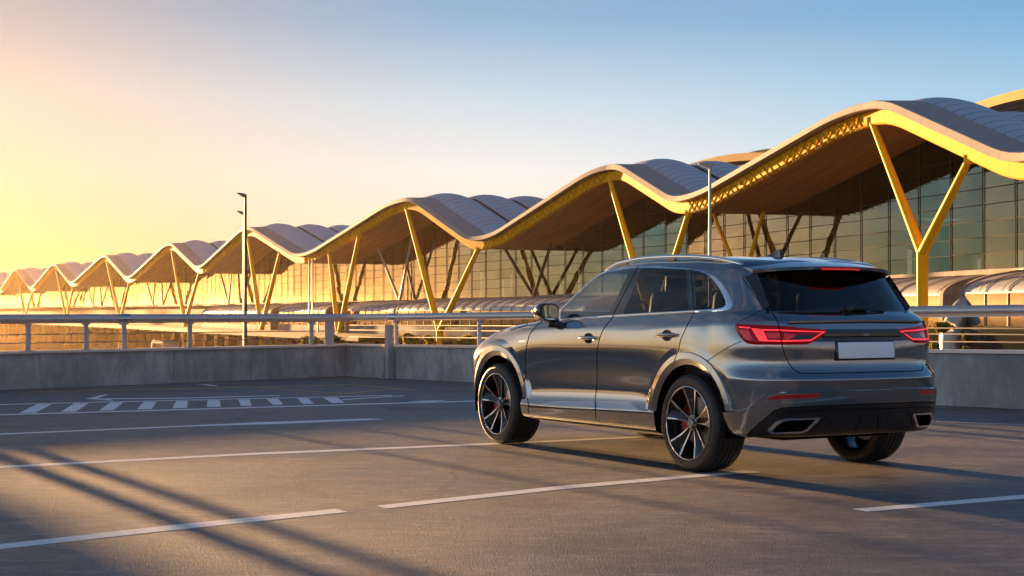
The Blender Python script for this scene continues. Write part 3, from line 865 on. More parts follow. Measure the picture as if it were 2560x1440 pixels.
for cx in (0.0, WB):
    for sg in (1, -1):
        w = bpy.data.objects.new('wheel', None); COL.objects.link(w); w.parent = car; w.empty_display_size = .2
        w.location = (cx, sg*.98, WR); w.rotation_euler = (0, 0, 0 if sg > 0 else PI)
        if first is None:
            ms = wheel_meshes(); first = {}
            for k, b in ms.items():
                mats = dict(tyre=[M['rubber']], rim=[M['rim_black'], M['alloy']], brake_disc=[M['disc']], brake_caliper=[M['caliper']])[k]
                o = bm_obj(k, b, mats, None, angle=.55); first[k] = o; o.parent = w
        else:
            for k, o in first.items():
                c = o.copy(); COL.objects.link(c); c.parent = w
# the car's own axes: x forward, y left
bm.free()
# ================================================================== SETTING
SUN_AZ, SUN_EL = math.radians(29.5), math.radians(3.0)       # sun to the left of the view, very low
EXPO = 3.2
scn.view_settings.view_transform = 'Standard'; scn.view_settings.look = 'None'
scn.view_settings.exposure = EXPO; scn.view_settings.gamma = 1
K = 2**-EXPO
sd = Vector((-math.sin(SUN_AZ)*math.cos(SUN_EL), math.cos(SUN_AZ)*math.cos(SUN_EL), math.sin(SUN_EL)))
sl = bpy.data.lights.new('sun', 'SUN'); so = bpy.data.objects.new('sun', sl); COL.objects.link(so)
sl.energy = 2.9; sl.angle = math.radians(.9); sl.color = (1, .56, .22)
so.rotation_euler = sd.to_track_quat('Z', 'Y').to_euler(); so.location = (-60, 100, 40)
# ---- sky: low sun, gold towards it, deep blue away from it
nt = NT('World', bpy.data.worlds.new('World')); scn.world = nt.m
dirv = nt.n('ShaderNodeTexCoord').outputs['Generated']
sx = nt.n('ShaderNodeSeparateXYZ', inp={0: dirv}).outputs
zf0 = nt.math('SQRT', nt.math('MAXIMUM', sx[2], 0.0))
hl = nt.math('SQRT', nt.math('ADD', nt.math('MULTIPLY', sx[0], sx[0]), nt.math('MULTIPLY', sx[1], sx[1])))
lft = nt.math('GREATER_THAN', nt.math('SUBTRACT', nt.math('MULTIPLY', sx[0], -math.cos(SUN_AZ)), nt.math('MULTIPLY', sx[1], math.sin(SUN_AZ))), 0.0)
ca = nt.math('DIVIDE', nt.math('ADD', nt.math('MULTIPLY', sx[0], -math.sin(SUN_AZ)), nt.math('MULTIPLY', sx[1], math.cos(SUN_AZ))), nt.math('MAXIMUM', hl, .001))
az = nt.math('ARCCOSINE', nt.math('MINIMUM', nt.math('MAXIMUM', ca, -1.0), 1.0))
lsm = nt.n('ShaderNodeMapRange', interpolation_type='SMOOTHSTEP', inp={0: nt.math('DIVIDE', nt.math('SUBTRACT', nt.math('MULTIPLY', sx[0], -math.cos(SUN_AZ)), nt.math('MULTIPLY', sx[1], math.sin(SUN_AZ))), nt.math('MAXIMUM', hl, .001)), 1: 0.0, 2: .4, 3: 0.0, 4: 1.0}).outputs[0]
zf = nt.math('MULTIPLY', zf0, nt.math('SUBTRACT', 1.0, nt.math('MULTIPLY', lsm, .18)))
az = nt.math('MULTIPLY', az, nt.math('SUBTRACT', 1.0, nt.math('MULTIPLY', lft, .26)))   # the glow reaches further on the left of the sun
def ev(deg): return math.sqrt(math.sin(math.radians(deg)))
near = nt.ramp(zf, [(0, (.88, .39, .10)), (ev(1.5), (.90, .49, .19)), (ev(3), (.90, .58, .31)), (ev(4.7), (.88, .66, .45)), (ev(7.5), (.78, .65, .54)), (ev(10.3), (.51, .47, .47)), (ev(16), (.20, .27, .36)), (ev(35), (.06, .14, .27)), (1, (.02, .06, .16))])
mid = nt.ramp(zf, [(0, (1, .58, .21)), (ev(1.2), (1, .70, .34)), (ev(3), (.98, .87, .68)), (ev(5), (.92, .90, .86)), (ev(7.5), (.62, .75, .84)), (ev(10.3), (.29, .49, .71)), (ev(18), (.09, .23, .45)), (ev(40), (.035, .10, .22)), (1, (.02, .06, .15))])
far = nt.ramp(zf, [(0, (.62, .46, .36)), (ev(3), (.66, .72, .75)), (ev(5), (.58, .75, .87)), (ev(7.5), (.36, .62, .83)), (ev(10.3), (.20, .44, .71)), (ev(18), (.07, .22, .46)), (ev(40), (.045, .13, .30)), (1, (.025, .08, .2))])
f1 = nt.n('ShaderNodeMapRange', interpolation_type='SMOOTHSTEP', inp={0: az, 1: math.radians(8), 2: math.radians(31), 3: 0.0, 4: 1.0}).outputs[0]
f2 = nt.n('ShaderNodeMapRange', interpolation_type='SMOOTHSTEP', inp={0: az, 1: math.radians(27), 2: math.radians(52), 3: 0.0, 4: 1.0}).outputs[0]
anti = nt.ramp(zf, [(0, (.62, .47, .40)), (ev(4), (.66, .56, .54)), (ev(9), (.44, .48, .58)), (ev(16), (.16, .30, .52)), (ev(38), (.07, .18, .37)), (1, (.035, .1, .24))])
f3 = nt.n('ShaderNodeMapRange', interpolation_type='SMOOTHSTEP', inp={0: az, 1: math.radians(75), 2: math.radians(130), 3: 0.0, 4: 1.0}).outputs[0]
skyc = nt.mix(f3, nt.mix(f2, nt.mix(f1, near, mid), far), anti)
dotS = nt.math('ADD', nt.math('ADD', nt.math('MULTIPLY', sx[0], sd.x), nt.math('MULTIPLY', sx[1], sd.y)), nt.math('MULTIPLY', sx[2], sd.z))
ang = nt.math('ARCCOSINE', nt.math('MINIMUM', dotS, 1.0))
glow = nt.math('MULTIPLY', nt.math('EXPONENT', nt.math('MULTIPLY', ang, -1/math.radians(4.5))), 1.6)
gl = nt.mix(1.0, (1, .55, .2), glow, 'MULTIPLY')
skyc = nt.mix(1.0, skyc, gl, 'ADD')
boost = nt.math('MULTIPLY_ADD', nt.math('MULTIPLY', lsm, nt.ramp(zf, [(0, 1.0), (ev(4), 1.0), (ev(9), .0)])), .75); nt.t.nodes[-1].inputs[2].default_value = 1.0
skyc = nt.mix(1.0, skyc, nt.n("ShaderNodeCombineXYZ", inp={0: boost, 1: boost, 2: boost}).outputs[0], 'MULTIPLY')
# faint streaks of cloud low down
stk = nt.noise(nt.mapping(dirv, (3, 3, 26)), 1.6, 5, .6)
stf = nt.math('MULTIPLY', nt.ramp(stk, [(.46, 0.0), (.70, 1.0)]), nt.math('MULTIPLY_ADD', lsm, .45)); nt.t.nodes[-2].inputs[2].default_value = .04
skyc = nt.mix(stf, skyc, (.80, .58, .44))
bg = nt.n('ShaderNodeBackground', inp={'Color': skyc, 'Strength': K})
ow = nt.n('ShaderNodeOutputWorld'); nt.t.links.new(bg.outputs[0], ow.inputs[0])

# ---- materials of the place
def deck_mat():
    nt = NT('deck_asphalt'); co = nt.n('ShaderNodeTexCoord').outputs['Object']
    fine = nt.noise(co, 38, 6, .75); midn = nt.noise(nt.mapping(co, (1, 2.2, 1), (0, 0, .3)), 5, 6, .7, .6); grit = nt.n('ShaderNodeTexVoronoi', inp={'Vector': co, 'Scale': 130}).outputs[0]
    big = nt.noise(nt.mapping(co, (.5, 1.3, 1), (0, 0, .55)), .8, 8, .68, .8)
    strk = nt.noise(nt.mapping(co, (1.0, 7, 1), (0, 0, .2)), 1.3, 6, .65, .3)
    c = nt.mix(nt.ramp(big, [(.36, 0.0), (.64, 1.0)]), (.10, .09, .094), (.31, .272, .268))
    c = nt.mix(nt.math('MULTIPLY', nt.ramp(strk, [(.42, 0.0), (.75, 1.0)]), .6), c, (.37, .32, .31))
    c = nt.mix(nt.math('MULTIPLY', nt.ramp(fine, [(.40, 0.0), (.58, 1.0)]), .7), c, (.07, .078, .08))
    c = nt.mix(nt.math('MULTIPLY', nt.ramp(midn, [(.40, 1.0), (.54, 0.0)]), .65), c, (.10, .093, .098))
    c = nt.mix(nt.math('MULTIPLY', nt.ramp(midn, [(.54, 0.0), (.68, 1.0)]), .55), c, (.37, .31, .295))
    cr = nt.n('ShaderNodeTexVoronoi', feature='DISTANCE_TO_EDGE', inp={'Vector': nt.mix(.35, co, nt.n('ShaderNodeTexNoise', inp={'Vector': co, 'Scale': 1.2, 'Detail': 5}).outputs[1], 'ADD'), 'Scale': .16}).outputs[0]
    c = nt.mix(nt.math('MULTIPLY', nt.ramp(cr, [(0.0, 1.0), (.004, 0.0)]), .35), c, (.03, .03, .03))
    st = nt.noise(co, .9, 4, .5)
    c = nt.mix(nt.math('MULTIPLY', nt.ramp(st, [(.55, 0.0), (.66, 1.0)]), .6), c, (.06, .056, .058))
    r = nt.ramp(big, [(.3, .42), (.7, .62)])
    h = nt.math('ADD', nt.math('MULTIPLY', fine, .8), nt.math('MULTIPLY', grit, .5))
    return nt.out(P(nt, color=c, rough=r, normal=nt.bump(h, .8, .018), spec=.45))
def paint_mark(name, col):
    nt = NT(name); co = nt.n('ShaderNodeTexCoord').outputs['Object']
    n = nt.noise(co, 9, 8, .75); n2 = nt.noise(co, 60, 4, .7)
    wear = nt.math('ADD', nt.math('MULTIPLY', n, .7), nt.math('MULTIPLY', n2, .35))
    c = nt.mix(nt.ramp(wear, [(.57, 0.0), (.70, 1.0)]), col, [x*.5+.05 for x in col])
    return nt.out(P(nt, color=c, rough=.55, normal=nt.bump(nt.noise(co, 38, 6, .75), .9, .014)))
def concrete(name, col, vert=True):
    nt = NT(name); co = nt.n('ShaderNodeTexCoord').outputs['Object']
    a = nt.noise(co, .8, 7, .65); s = nt.noise(nt.mapping(co, (2.6, 2.6, .7)), 1.6, 8, .7, 1.2); f = nt.noise(co, 35, 5, .7)
    c = nt.mix(nt.ramp(a, [(.38, 0.0), (.62, 1.0)]), [x*.55 for x in col], [x*1.2 for x in col])
    c = nt.mix(nt.math('MULTIPLY', nt.ramp(s, [(.46, 0.0), (.62, 1.0)]), .7), c, [x*.55 for x in col])
    c = nt.mix(nt.math('MULTIPLY', f, .25), c, [x*.7 for x in col])
    return nt.out(P(nt, color=c, rough=.85, normal=nt.bump(nt.math('ADD', f, nt.math('MULTIPLY', a, .6)), .4, .01)))
M['deck'] = deck_mat(); M['white'] = paint_mark('white_road_paint', (.90, .88, .86)); M['yellow_line'] = paint_mark('yellow_road_paint', (.55, .34, .05))
M['concrete'] = concrete('parapet_concrete', (.44, .42, .40)); M['concrete2'] = concrete('pale_concrete', (.30, .27, .25))
M['steel'] = worn('galvanised_steel', (.62, .55, .51), .38, .6, var=.12, scale=2.5)
M['wire'] = worn('wire_steel', (.26, .24, .23), .6, .2, spec=.2)
M['lamp_paint'] = worn('backlit_lamp_dark', (.14, .125, .115), .5, .1)  # backlit darkness of the two left posts put into this colour
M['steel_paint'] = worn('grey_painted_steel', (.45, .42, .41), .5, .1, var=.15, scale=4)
M['yellow'] = worn('yellow_steel_paint', (.92, .48, .006), .6, 0, spec=.12, var=.10, scale=.6)
M['fascia'] = worn('pale_fascia_panel', (.62, .56, .51), .5, .15, var=.10, scale=.4)
M['earth'] = worn('far_ground', (.045, .037, .027), .95, var=.5, scale=.05, spec=0.0)
M['road'] = worn('forecourt_asphalt', (.07, .066, .062), .8, var=.2, scale=.3)

# ---- parking deck, forecourt, ground
LW0, LW1 = Vector((-3.22, 31.0, 0)), Vector((-3.22-.6655*34, 31.0-.7464*34, 0))      # left parapet line
RWd = Vector((.680, -.733, 0)).normalized()
RW1 = LW0 + RWd*46
deck = mesh_obj('parking_deck', [LW0+Vector((.0, .3, 0)), LW1, Vector((-30, -40, 0)), Vector((34, -40, 0)), RW1], [(0, 1, 2, 3, 4)], M['deck']); kind(deck, 'structure')
grd = mesh_obj('ground', [(-3000, -3000, -6.05), (3000, -3000, -6.05), (3000, 3000, -6.05), (-3000, 3000, -6.05)], [(0, 1, 2, 3)], M['earth']); kind(grd, 'structure')
# ---- painted lines
def strip(name, pts, w, mat, z=.0014):
    vs, fs = [], []
    pts = [Vector((p[0], p[1], 0)) for p in pts]
    if len(pts) == 2:
        n = max(2, int((pts[1]-pts[0]).length/.5)); pts = [pts[0].lerp(pts[1], i/n) for i in range(n+1)]
    for i, p in enumerate(pts):
        d = (pts[min(i+1, len(pts)-1)]-pts[max(i-1, 0)]).normalized(); nn = Vector((-d.y, d.x, 0))
        ww = w(i/(len(pts)-1)) if callable(w) else w
        vs += [p+nn*ww/2+Vector((0, 0, z)), p-nn*ww/2+Vector((0, 0, z))]
    for i in range(len(pts)-1): fs.append((2*i, 2*i+1, 2*i+3, 2*i+2))
    o = mesh_obj(name, vs, fs, mat, deck); return o
def gline(*pix): return [gpt(*p) for p in pix]
def quadmark(pix, mat, z=.0014):
    q = [gpt(*p)+Vector((0, 0, z)) for p in pix]; return mesh_obj('crossing_bar', q, [tuple(range(len(q)))], mat, deck)
def poly(name, pix, mat, z=.0014):
    q = [gpt(*p)+Vector((0, 0, z)) for p in pix]; return mesh_obj(name, q, [tuple(range(len(q)))], mat, deck)
poly('parking_line', [(-220, 1395), (-220, 1411), (0, 1373.5), (420, 1327), (869, 1280.5), (838, 1272.5), (420, 1314), (0, 1361)], M['white'])
poly('parking_line', [(941, 1264.5), (966, 1271.5), (1400, 1224), (1850, 1184), (1905, 1181), (1862, 1176), (1400, 1215)], M['white'])
poly('parking_line', [(2130, 1273), (2168, 1279.5), (2560, 1247), (2800, 1229), (2800, 1218), (2560, 1237)], M['white'])
poly('parking_line', [(-300, 1187), (-300, 1193), (0, 1170.5), (620, 1138), (1250, 1111), (1650, 1092), (1650, 1089), (1250, 1107), (620, 1133), (0, 1165.5)], M['white'])
poly('parking_line', [(-200, 1092.5), (-200, 1096), (0, 1087), (480, 1066.5), (640, 1061.5), (690, 1060.5), (900, 1051.5), (962, 1048.5), (922, 1046.5), (640, 1056), (480, 1063.5), (0, 1084)], M['white'])
poly('parking_line', [(-200, 1043), (-200, 1046), (0, 1038.5), (520, 1023.5), (900, 1012), (1230, 1002.5), (1230, 1000.5), (900, 1009.5), (520, 1021), (0, 1036)], M['white'])
poly('parking_line', [(-200, 1015.5), (-200, 1018), (0, 1012.5), (520, 1000), (980, 989.5), (980, 988), (520, 998.5), (0, 1010.5)], M['white'])
poly('parking_line', [(215, 996.5), (300, 998), (460, 996.5), (700, 989.5), (700, 988.3), (460, 994.5), (300, 996)], M['white'])
poly('arrow_mark', [(213, 997), (285, 1002), (275, 998), (245, 995.5), (272, 985.5), (262, 986)], M['white'])
poly('parking_line', [(855, 1000.5), (985, 991.5), (1010, 990), (1010, 988.7), (985, 990), (855, 998.5)], M['white'])
poly('arrow_mark', [(1020, 1004), (1080, 1005), (1118, 1000.5), (1060, 1001.5)], M['white'])
for x0, x1, x2, x3 in ((48, 88, 130, 92), (152, 190, 222, 186), (248, 284, 308, 275), (342, 380, 391, 360), (431, 468, 470, 441), (517, 552, 549, 519), (602, 630, 623, 596), (683, 708, 696, 666), (757, 785, 770, 743), (830, 862, 843, 808)):
    i = (x0-48)/800
    yb = 1033-i*26; yt = 1010.5-i*17
    quadmark([(x0, yb), (x1, yb-.6), (x2, yt), (x3, yt+.2)], M['white'])
YL = M['yellow_line']
poly('parking_line', [(50, 981.8), (330, 975), (620, 968.5), (870, 962.5), (870, 961.2), (620, 967), (330, 973.3), (50, 980.6)], YL)
poly('parking_line', [(870, 961), (1040, 976.5), (1045, 975), (876, 960.4)], YL)
poly('parking_line', [(560, 966.5), (620, 965.6), (862, 984.2), (856, 985.2), (640, 968.5)], YL)
poly('parking_line', [(860, 984), (940, 975), (1010, 972), (1010, 973.2), (940, 976.4), (866, 986)], YL)
poly('parking_line', [(490, 961.5), (520, 961), (548, 964.6), (535, 965.4)], M['white'])
poly('parking_line', [(2340, 1054.4), (2560, 1062.2), (2700, 1068), (2700, 1067), (2560, 1061.2), (2340, 1053.6)], M['white'])

# ---- parapets: concrete wall with a steel cap; guard rail on top
def parapet(label, p0, p1, h0, h1, thick, out):
    t = thing('parapet_wall', label, 'wall', p0)
    d = (p1-p0); L = d.length; d.normalize(); bmw = bmesh.new(); n = max(1, int(L/4.1))
    for i in range(n):
        a, b = i/n, (i+1)/n; g = .006/L
        va = d*L*(a+g); vb = d*L*(b-g); ha = h0+(h1-h0)*a; hb = h0+(h1-h0)*b
        q = [va, vb, vb+out*thick, va+out*thick]
        lo = [bmw.verts.new(v) for v in q]; hi = [bmw.verts.new(v+Vector((0, 0, z))) for v, z in zip(q, (ha, hb, hb, ha))]
        for k in range(4): bmw.faces.new((lo[k], lo[(k+1) % 4], hi[(k+1) % 4], hi[k]))
        bmw.faces.new(hi); bmw.faces.new(lo[::-1])
    bmesh.ops.bevel(bmw, geom=[e for e in bmw.edges], offset=.008, segments=1, affect='EDGES')
    bm_obj('wall', bmw, M['concrete'], t)
    c = bmesh.new(); add_bar(c, d*.02+out*(thick/2-.02)+Vector((0, 0, h0+.024)), d*L+out*(thick/2-.02)+Vector((0, 0, h1+.024)), thick+.07, .044)
    bm_obj('cap', c, M['steel'], t)
    k = bmesh.new(); add_bar(k, d*.02-out*.012+Vector((0, 0, .03)), d*L-out*.012+Vector((0, 0, .03)), .024, .06); bm_obj('kerb_strip', k, M['concrete'], t)
    return t
dL0 = (LW1-LW0).normalized()
oL = Vector((-.7464, .6655, 0)); oR = Vector((.733, .680, 0))
parapet('long concrete parapet wall on the left, running up to the inner corner', LW0-dL0*.24, LW1, .575, .55, .22, oL)
POST_D = 1.37                     # gap in the right wall at the steel post
parapet('short concrete parapet piece between the inner corner and the full-height steel post', LW0, LW0+RWd*(POST_D-.18), .575, .585, .22, oR)
parapet('concrete parapet wall behind the car, right of the full-height steel post', LW0+RWd*(POST_D+.18), RW1, .585, 1.01, .22, oR)
fp = bmesh.new(); add_box(fp, (0, 0, .50), (.10, .12, 1.0)); add_box(fp, (0, 0, .006), (.26, .26, .012)); add_box(fp, (0.0, .16, .30), (.56, .04, .6))
p = LW0+RWd*POST_D-oR*.02
tag(bm_obj('steel_post', fp, M['steel_paint']), 'full-height grey steel post standing in the gap of the parapet', 'post')
o = bpy.data.objects['steel_post']; o.location = p; o.rotation_euler = (0, 0, math.atan2(RWd.y, RWd.x))

def guard_rail(label, p0, p1, za, zb, posts, wires, second=None, out=oL, pr=.077, collars=(), wide=()):
    t = thing('guard_rail', label, 'railing', p0)
    d = (p1-p0); L = d.length; d.normalize(); off = out*.11
    Z = lambda s, a, b: Vector((0, 0, a+(b-a)*s/L))
    h = bmesh.new(); add_tube(h, [off+Z(0, za, zb)-d*.0, off+d*L+Z(L, za, zb)], pr, 24); bm_obj('handrail', h, M['steel'], t, angle=.7)
    for s in posts:
        b = bmesh.new(); c = d*s+off; zt = za+(zb-za)*s/L-pr*.9; zl = .6+(zt-1.05)*.5
        R3 = Matrix.Rotation(math.atan2(d.y, d.x), 3, 'Z')
        add_box(b, c+Vector((0, 0, (zt+zl)/2)), (.075, .05, zt-zl), R3, bev=.004); add_box(b, c+Vector((0, 0, zl+.012)), (.16, .12, .02), R3)
        add_box(b, c+Vector((0, 0, zt-.02)), (.13, .07, .03), R3)
        bm_obj('rail_post', b, M['steel_paint'], t)
    for s in wide:
        b = bmesh.new(); c = d*s+off; R3 = Matrix.Rotation(math.atan2(d.y, d.x), 3, 'Z')
        add_box(b, c+Vector((0, 0, .82)), (.20, .05, .50), R3, bev=.004); bm_obj('rail_post', b, M['steel_paint'], t)
    for a, b_ in wires:
        w = bmesh.new(); add_tube(w, [off+Z(0, a, b_), off+d*L+Z(L, a, b_)], .009, 6); bm_obj('wire', w, M['wire'], t, smooth=True)
    if second:
        w = bmesh.new(); s0, a, b_ = second
        pa, pb = off+d*s0+Z(s0, a, b_), off+d*L+Z(L, a, b_)
        add_bar(w, pa, pb, .05, .125); bm_obj('lower_rail', w, M['steel'], t)
    for s in collars:
        w = bmesh.new(); add_tube(w, [off+d*(s-.11)+Z(s, za, zb), off+d*(s+.11)+Z(s, za, zb)], pr+.006, 24); bm_obj('rail_collar', w, M['alloy'], t, angle=.7)
    return t
def along(p0, d, px):            # distance along a wall line at which it crosses a photo column
    k = (px-CXP)/FPX; return (k*p0.y-p0.x)/(d.x-k*d.y)
dL = (LW1-LW0).normalized()
sL = [along(LW0, dL, x) for x in (62, 208, 304, 470, 776)] + [14.5, 18.5, 22.5]
guard_rail('grey tubular guard rail with two wires on top of the left parapet', LW0-dL*.12, LW1, 1.128, 1.128, sL, [(.875, .885), (.735, .745)], out=oL, collars=[along(LW0, dL, 304)], wide=(9.72, 10.12, .45))  # two wide posts beyond the frame added for shadow bands on the deck
sR = [along(LW0, RWd, 981), along(LW0, RWd, 1190), along(LW0, RWd, 1500), along(LW0, RWd, 1800), 16.6, 18.6, 20.6]
s0 = along(LW0, RWd, 1560); s1 = along(LW0, RWd, 2560)
guard_rail('grey tubular guard rail behind the car, with a second lower rail at its right end', LW0-RWd*.02, RW1, 1.128, 1.585, sR,
           [(.89, 1.09), (.755, 1.07), (.985, 1.13)], second=(s0, 1.05, 1.05+.117*(46-s0)/(s1-s0)), out=oR, pr=.07, collars=[along(LW0, RWd, 975)])
# ================================================================== TERMINAL
GZ = -6.05
CRP = [(2185, 294), (1539, 438), (1023, 515), (624, 583), (430, 620), (266.7, 648), (139, 668), (41.7, 681), (-30, 690.5), (-85, 697.5)]
VAP = [(2600, 425), (1715, 519), (1205, 613), (757, 651), (503, 678), (325, 702), (183, 713), (82, 725), (2, 730), (-60, 736)]
HC = 10.0
CR3 = [Vector(((x-CXP)/FPX*(HC*FPX/(HYP-y)), HC*FPX/(HYP-y), CAMH+HC)) for x, y in CRP]
C0 = CR3[0]*2-CR3[1]; C0 = Vector((27.0, CR3[0].y-36.5, CAMH+HC))
plan = [C0]+CR3
CTL = [C0]
for i, (x, y) in enumerate(VAP):
    a, b = plan[i], plan[i+1]; k = (x-CXP)/FPX
    t = (k*a.y-a.x)/((b.x-a.x)-k*(b.y-a.y)); t = min(.8, max(.2, t))
    p = a.lerp(b, t); p.z = CAMH+(HYP-y)/FPX*p.y
    CTL += [p, b]
Lc = [0]
for a, b in zip(CTL, CTL[1:]): Lc.append(Lc[-1]+math.hypot(b.x-a.x, b.y-a.y))
STOT = Lc[-1]
def wave(s):                      # beam centre height along the eave: straight slopes, rounded tops and dips
    s = min(max(s, 0), STOT-1e-6)
    i = max(j for j in range(len(Lc)-1) if Lc[j] <= s); t = (s-Lc[i])/(Lc[i+1]-Lc[i])
    r = .22 if i < 7 else .17      # share of the slope taken up by the bends
    def ease(t):
        sl = 1/(1-r)               # slope of the straight middle part
        if t < r: return sl*t*t/(2*r)
        if t > 1-r: return 1-sl*(1-t)**2/(2*r)
        return sl*(t-r/2)
    return CTL[i].z+(CTL[i+1].z-CTL[i].z)*ease(t)
def planxy(s):
    s = min(max(s, 0), STOT-1e-6)
    i = max(j for j in range(len(Lc)-1) if Lc[j] <= s); t = (s-Lc[i])/(Lc[i+1]-Lc[i])
    return CTL[i].lerp(CTL[i+1], t)
_d = (CR3[7]-CR3[0]); _d.z = 0; AVD = _d.normalized()
def back(s):                      # horizontal direction into the building
    a = planxy(s-14); b = planxy(s+14); d = (b-a); d.z = 0
    if d.length < 1e-6: d = AVD
    d.normalize(); return Vector((d.y, -d.x, 0))
def at(s, w, z): 
    p = planxy(s)+back(s)*w; return Vector((p.x, p.y, z))
SS = []
s = 0.0
while s < STOT: SS.append(s); s += .8 if s < 140 else 1.6 if s < 240 else 2.4
SS.append(STOT)
bx = thing('terminal_building', 'airport terminal with wavy metal roof on yellow Y-shaped columns and tall glass front', 'building', planxy(Lc[2])*1.0)
bx.location.z = GZ; BL_ = Vector(bx.location)
def uvgrid(name, rows, mats, parent, uv, smooth=True):
    n = len(rows[0]); vs = [v-BL_ for r in rows for v in r]
    fs = [(i*n+j, i*n+j+1, (i+1)*n+j+1, (i+1)*n+j) for i in range(len(rows)-1) for j in range(n-1)]
    o = mesh_obj(name, vs, fs, mats, parent, smooth)
    ul = o.data.uv_layers.new(name='UVMap'); fl = [q for r in uv for q in r]
    for lp in o.data.loops: ul.data[lp.index].uv = fl[lp.vertex_index]
    return o
def roof_mat():
    nt = NT('standing_seam_roof'); uv = nt.n('ShaderNodeUVMap').outputs[0]
    u = nt.n('ShaderNodeSeparateXYZ', inp={0: uv}).outputs
    sa = nt.math('FRACT', nt.math('MULTIPLY', u[0], 1/.95)); line = nt.ramp(sa, [(0, 1.0), (.13, 0.0), (.90, 0.0), (1, 1.0)])
    n = nt.noise(uv, .25, 5, .6)
    c = nt.mix(n, (.46, .47, .50), (.64, .65, .68)); c = nt.mix(nt.math('MULTIPLY', line, .75), c, (.16, .16, .17))
    return nt.out(P(nt, color=c, metal=.35, rough=.42, normal=nt.bump(line, .8, .06)))
def soffit_mat():
    nt = NT('bamboo_soffit'); uv = nt.n('ShaderNodeUVMap').outputs[0]
    u = nt.n('ShaderNodeSeparateXYZ', inp={0: uv}).outputs
    fr = nt.math('FRACT', nt.math('MULTIPLY', u[1], 1/.30)); gap = nt.ramp(fr, [(0, 1.0), (.16, 0.0), (.86, 0.0), (1, 1.0)])
    idn = nt.n('ShaderNodeTexWhiteNoise', noise_dimensions='2D', inp={'Vector': nt.n('ShaderNodeCombineXYZ', inp={0: nt.math('FLOOR', nt.math('MULTIPLY', u[0], .3)), 1: nt.math('FLOOR', nt.math('MULTIPLY', u[1], 1/.30))}).outputs[0]}).outputs[0]
    n = nt.noise(uv, .8, 5, .6)
    c = nt.mix(idn, (.40, .18, .075), (.58, .29, .12)); c = nt.mix(nt.math('MULTIPLY', n, .4), c, (.33, .15, .06)); c = nt.mix(gap, c, (.08, .035, .015))
    return nt.out(P(nt, color=c, rough=.5, normal=nt.bump(gap, -.5, .03)))
def facade_glass():
    nt = NT('facade_glass'); uv = nt.n('ShaderNodeUVMap').outputs[0]
    u = nt.n('ShaderNodeSeparateXYZ', inp={0: uv}).outputs
    cell = nt.n('ShaderNodeCombineXYZ', inp={0: nt.math('FLOOR', nt.math('MULTIPLY', u[0], 1/3.1)), 1: nt.math('FLOOR', nt.math('MULTIPLY', u[1], 1/.84))}).outputs[0]
    wn = nt.n('ShaderNodeTexWhiteNoise', noise_dimensions='2D', inp={'Vector': cell}).outputs[0]
    co = nt.n('ShaderNodeTexCoord').outputs['Object']
    nz = nt.noise(co, .35, 3, .5)
    h = nt.math('ADD', nt.math('MULTIPLY', wn, .0), nt.math('MULTIPLY', nz, 1.0))
    bp = nt.bump(h, .03, .08)
    lw0 = nt.n('ShaderNodeLayerWeight', inp={'Blend': .5}).outputs[1]
    tint = nt.mix(nt.ramp(lw0, [(.46, 0.0), (.72, 1.0)]), nt.mix(wn, (.05, .155, .25), (.085, .20, .31)), nt.mix(wn, (.56, .54, .48), (.66, .63, .56)))
    wv = nt.n('ShaderNodeTexWhiteNoise', noise_dimensions='2D', inp={'Vector': cell}).outputs[1]
    tl = nt.n('ShaderNodeVectorMath', operation='SCALE', inp={0: nt.n('ShaderNodeVectorMath', operation='SUBTRACT', inp={0: wv, 1: (.5, .5, .5)}).outputs[0], 'Scale': .005}).outputs[0]
    nrm = nt.n('ShaderNodeVectorMath', operation='NORMALIZE', inp={0: nt.n('ShaderNodeVectorMath', operation='ADD', inp={0: bp, 1: tl}).outputs[0]}).outputs[0]
    gl = nt.n('ShaderNodeBsdfGlossy', inp={'Color': tint, 'Roughness': .015, 'Normal': nrm}).outputs[0]
    tr = nt.n('ShaderNodeBsdfTransparent', inp={'Color': (.14, .17, .17, 1)}).outputs[0]
    lw = nt.n('ShaderNodeLayerWeight', inp={'Blend': .5}).outputs[1]
    fac = nt.math('ADD', nt.math('MULTIPLY', lw, .7), .25, True)
    return nt.out(nt.n('ShaderNodeMixShader', inp={0: fac, 1: tr, 2: gl}).outputs[0])
M['roof'] = roof_mat(); M['soffit'] = soffit_mat(); M['fglass'] = facade_glass()
M['mullion'] = worn('dark_mullion', (.07, .062, .055), .8, 0, scale=1, spec=.05)
M['wallbase'] = concrete('base_wall_concrete', (.26, .23, .21)); M['darkglass'] = simple('dark_ground_glass', (.02, .024, .024), .06, 0, coat=1, coatr=.02)
M['interior'] = worn('interior_shell', (.10, .085, .07), .8, var=.4, scale=.15)
GW, BH, FH = 5.6, .40, .44       # glass set-back, half height of the beam, fascia height
def thick(s):                     # keeps the edge the same apparent thickness on slopes
    d = (wave(s+.4)-wave(s-.4))/.8; return math.sqrt(1+min(d*d, 1.2))
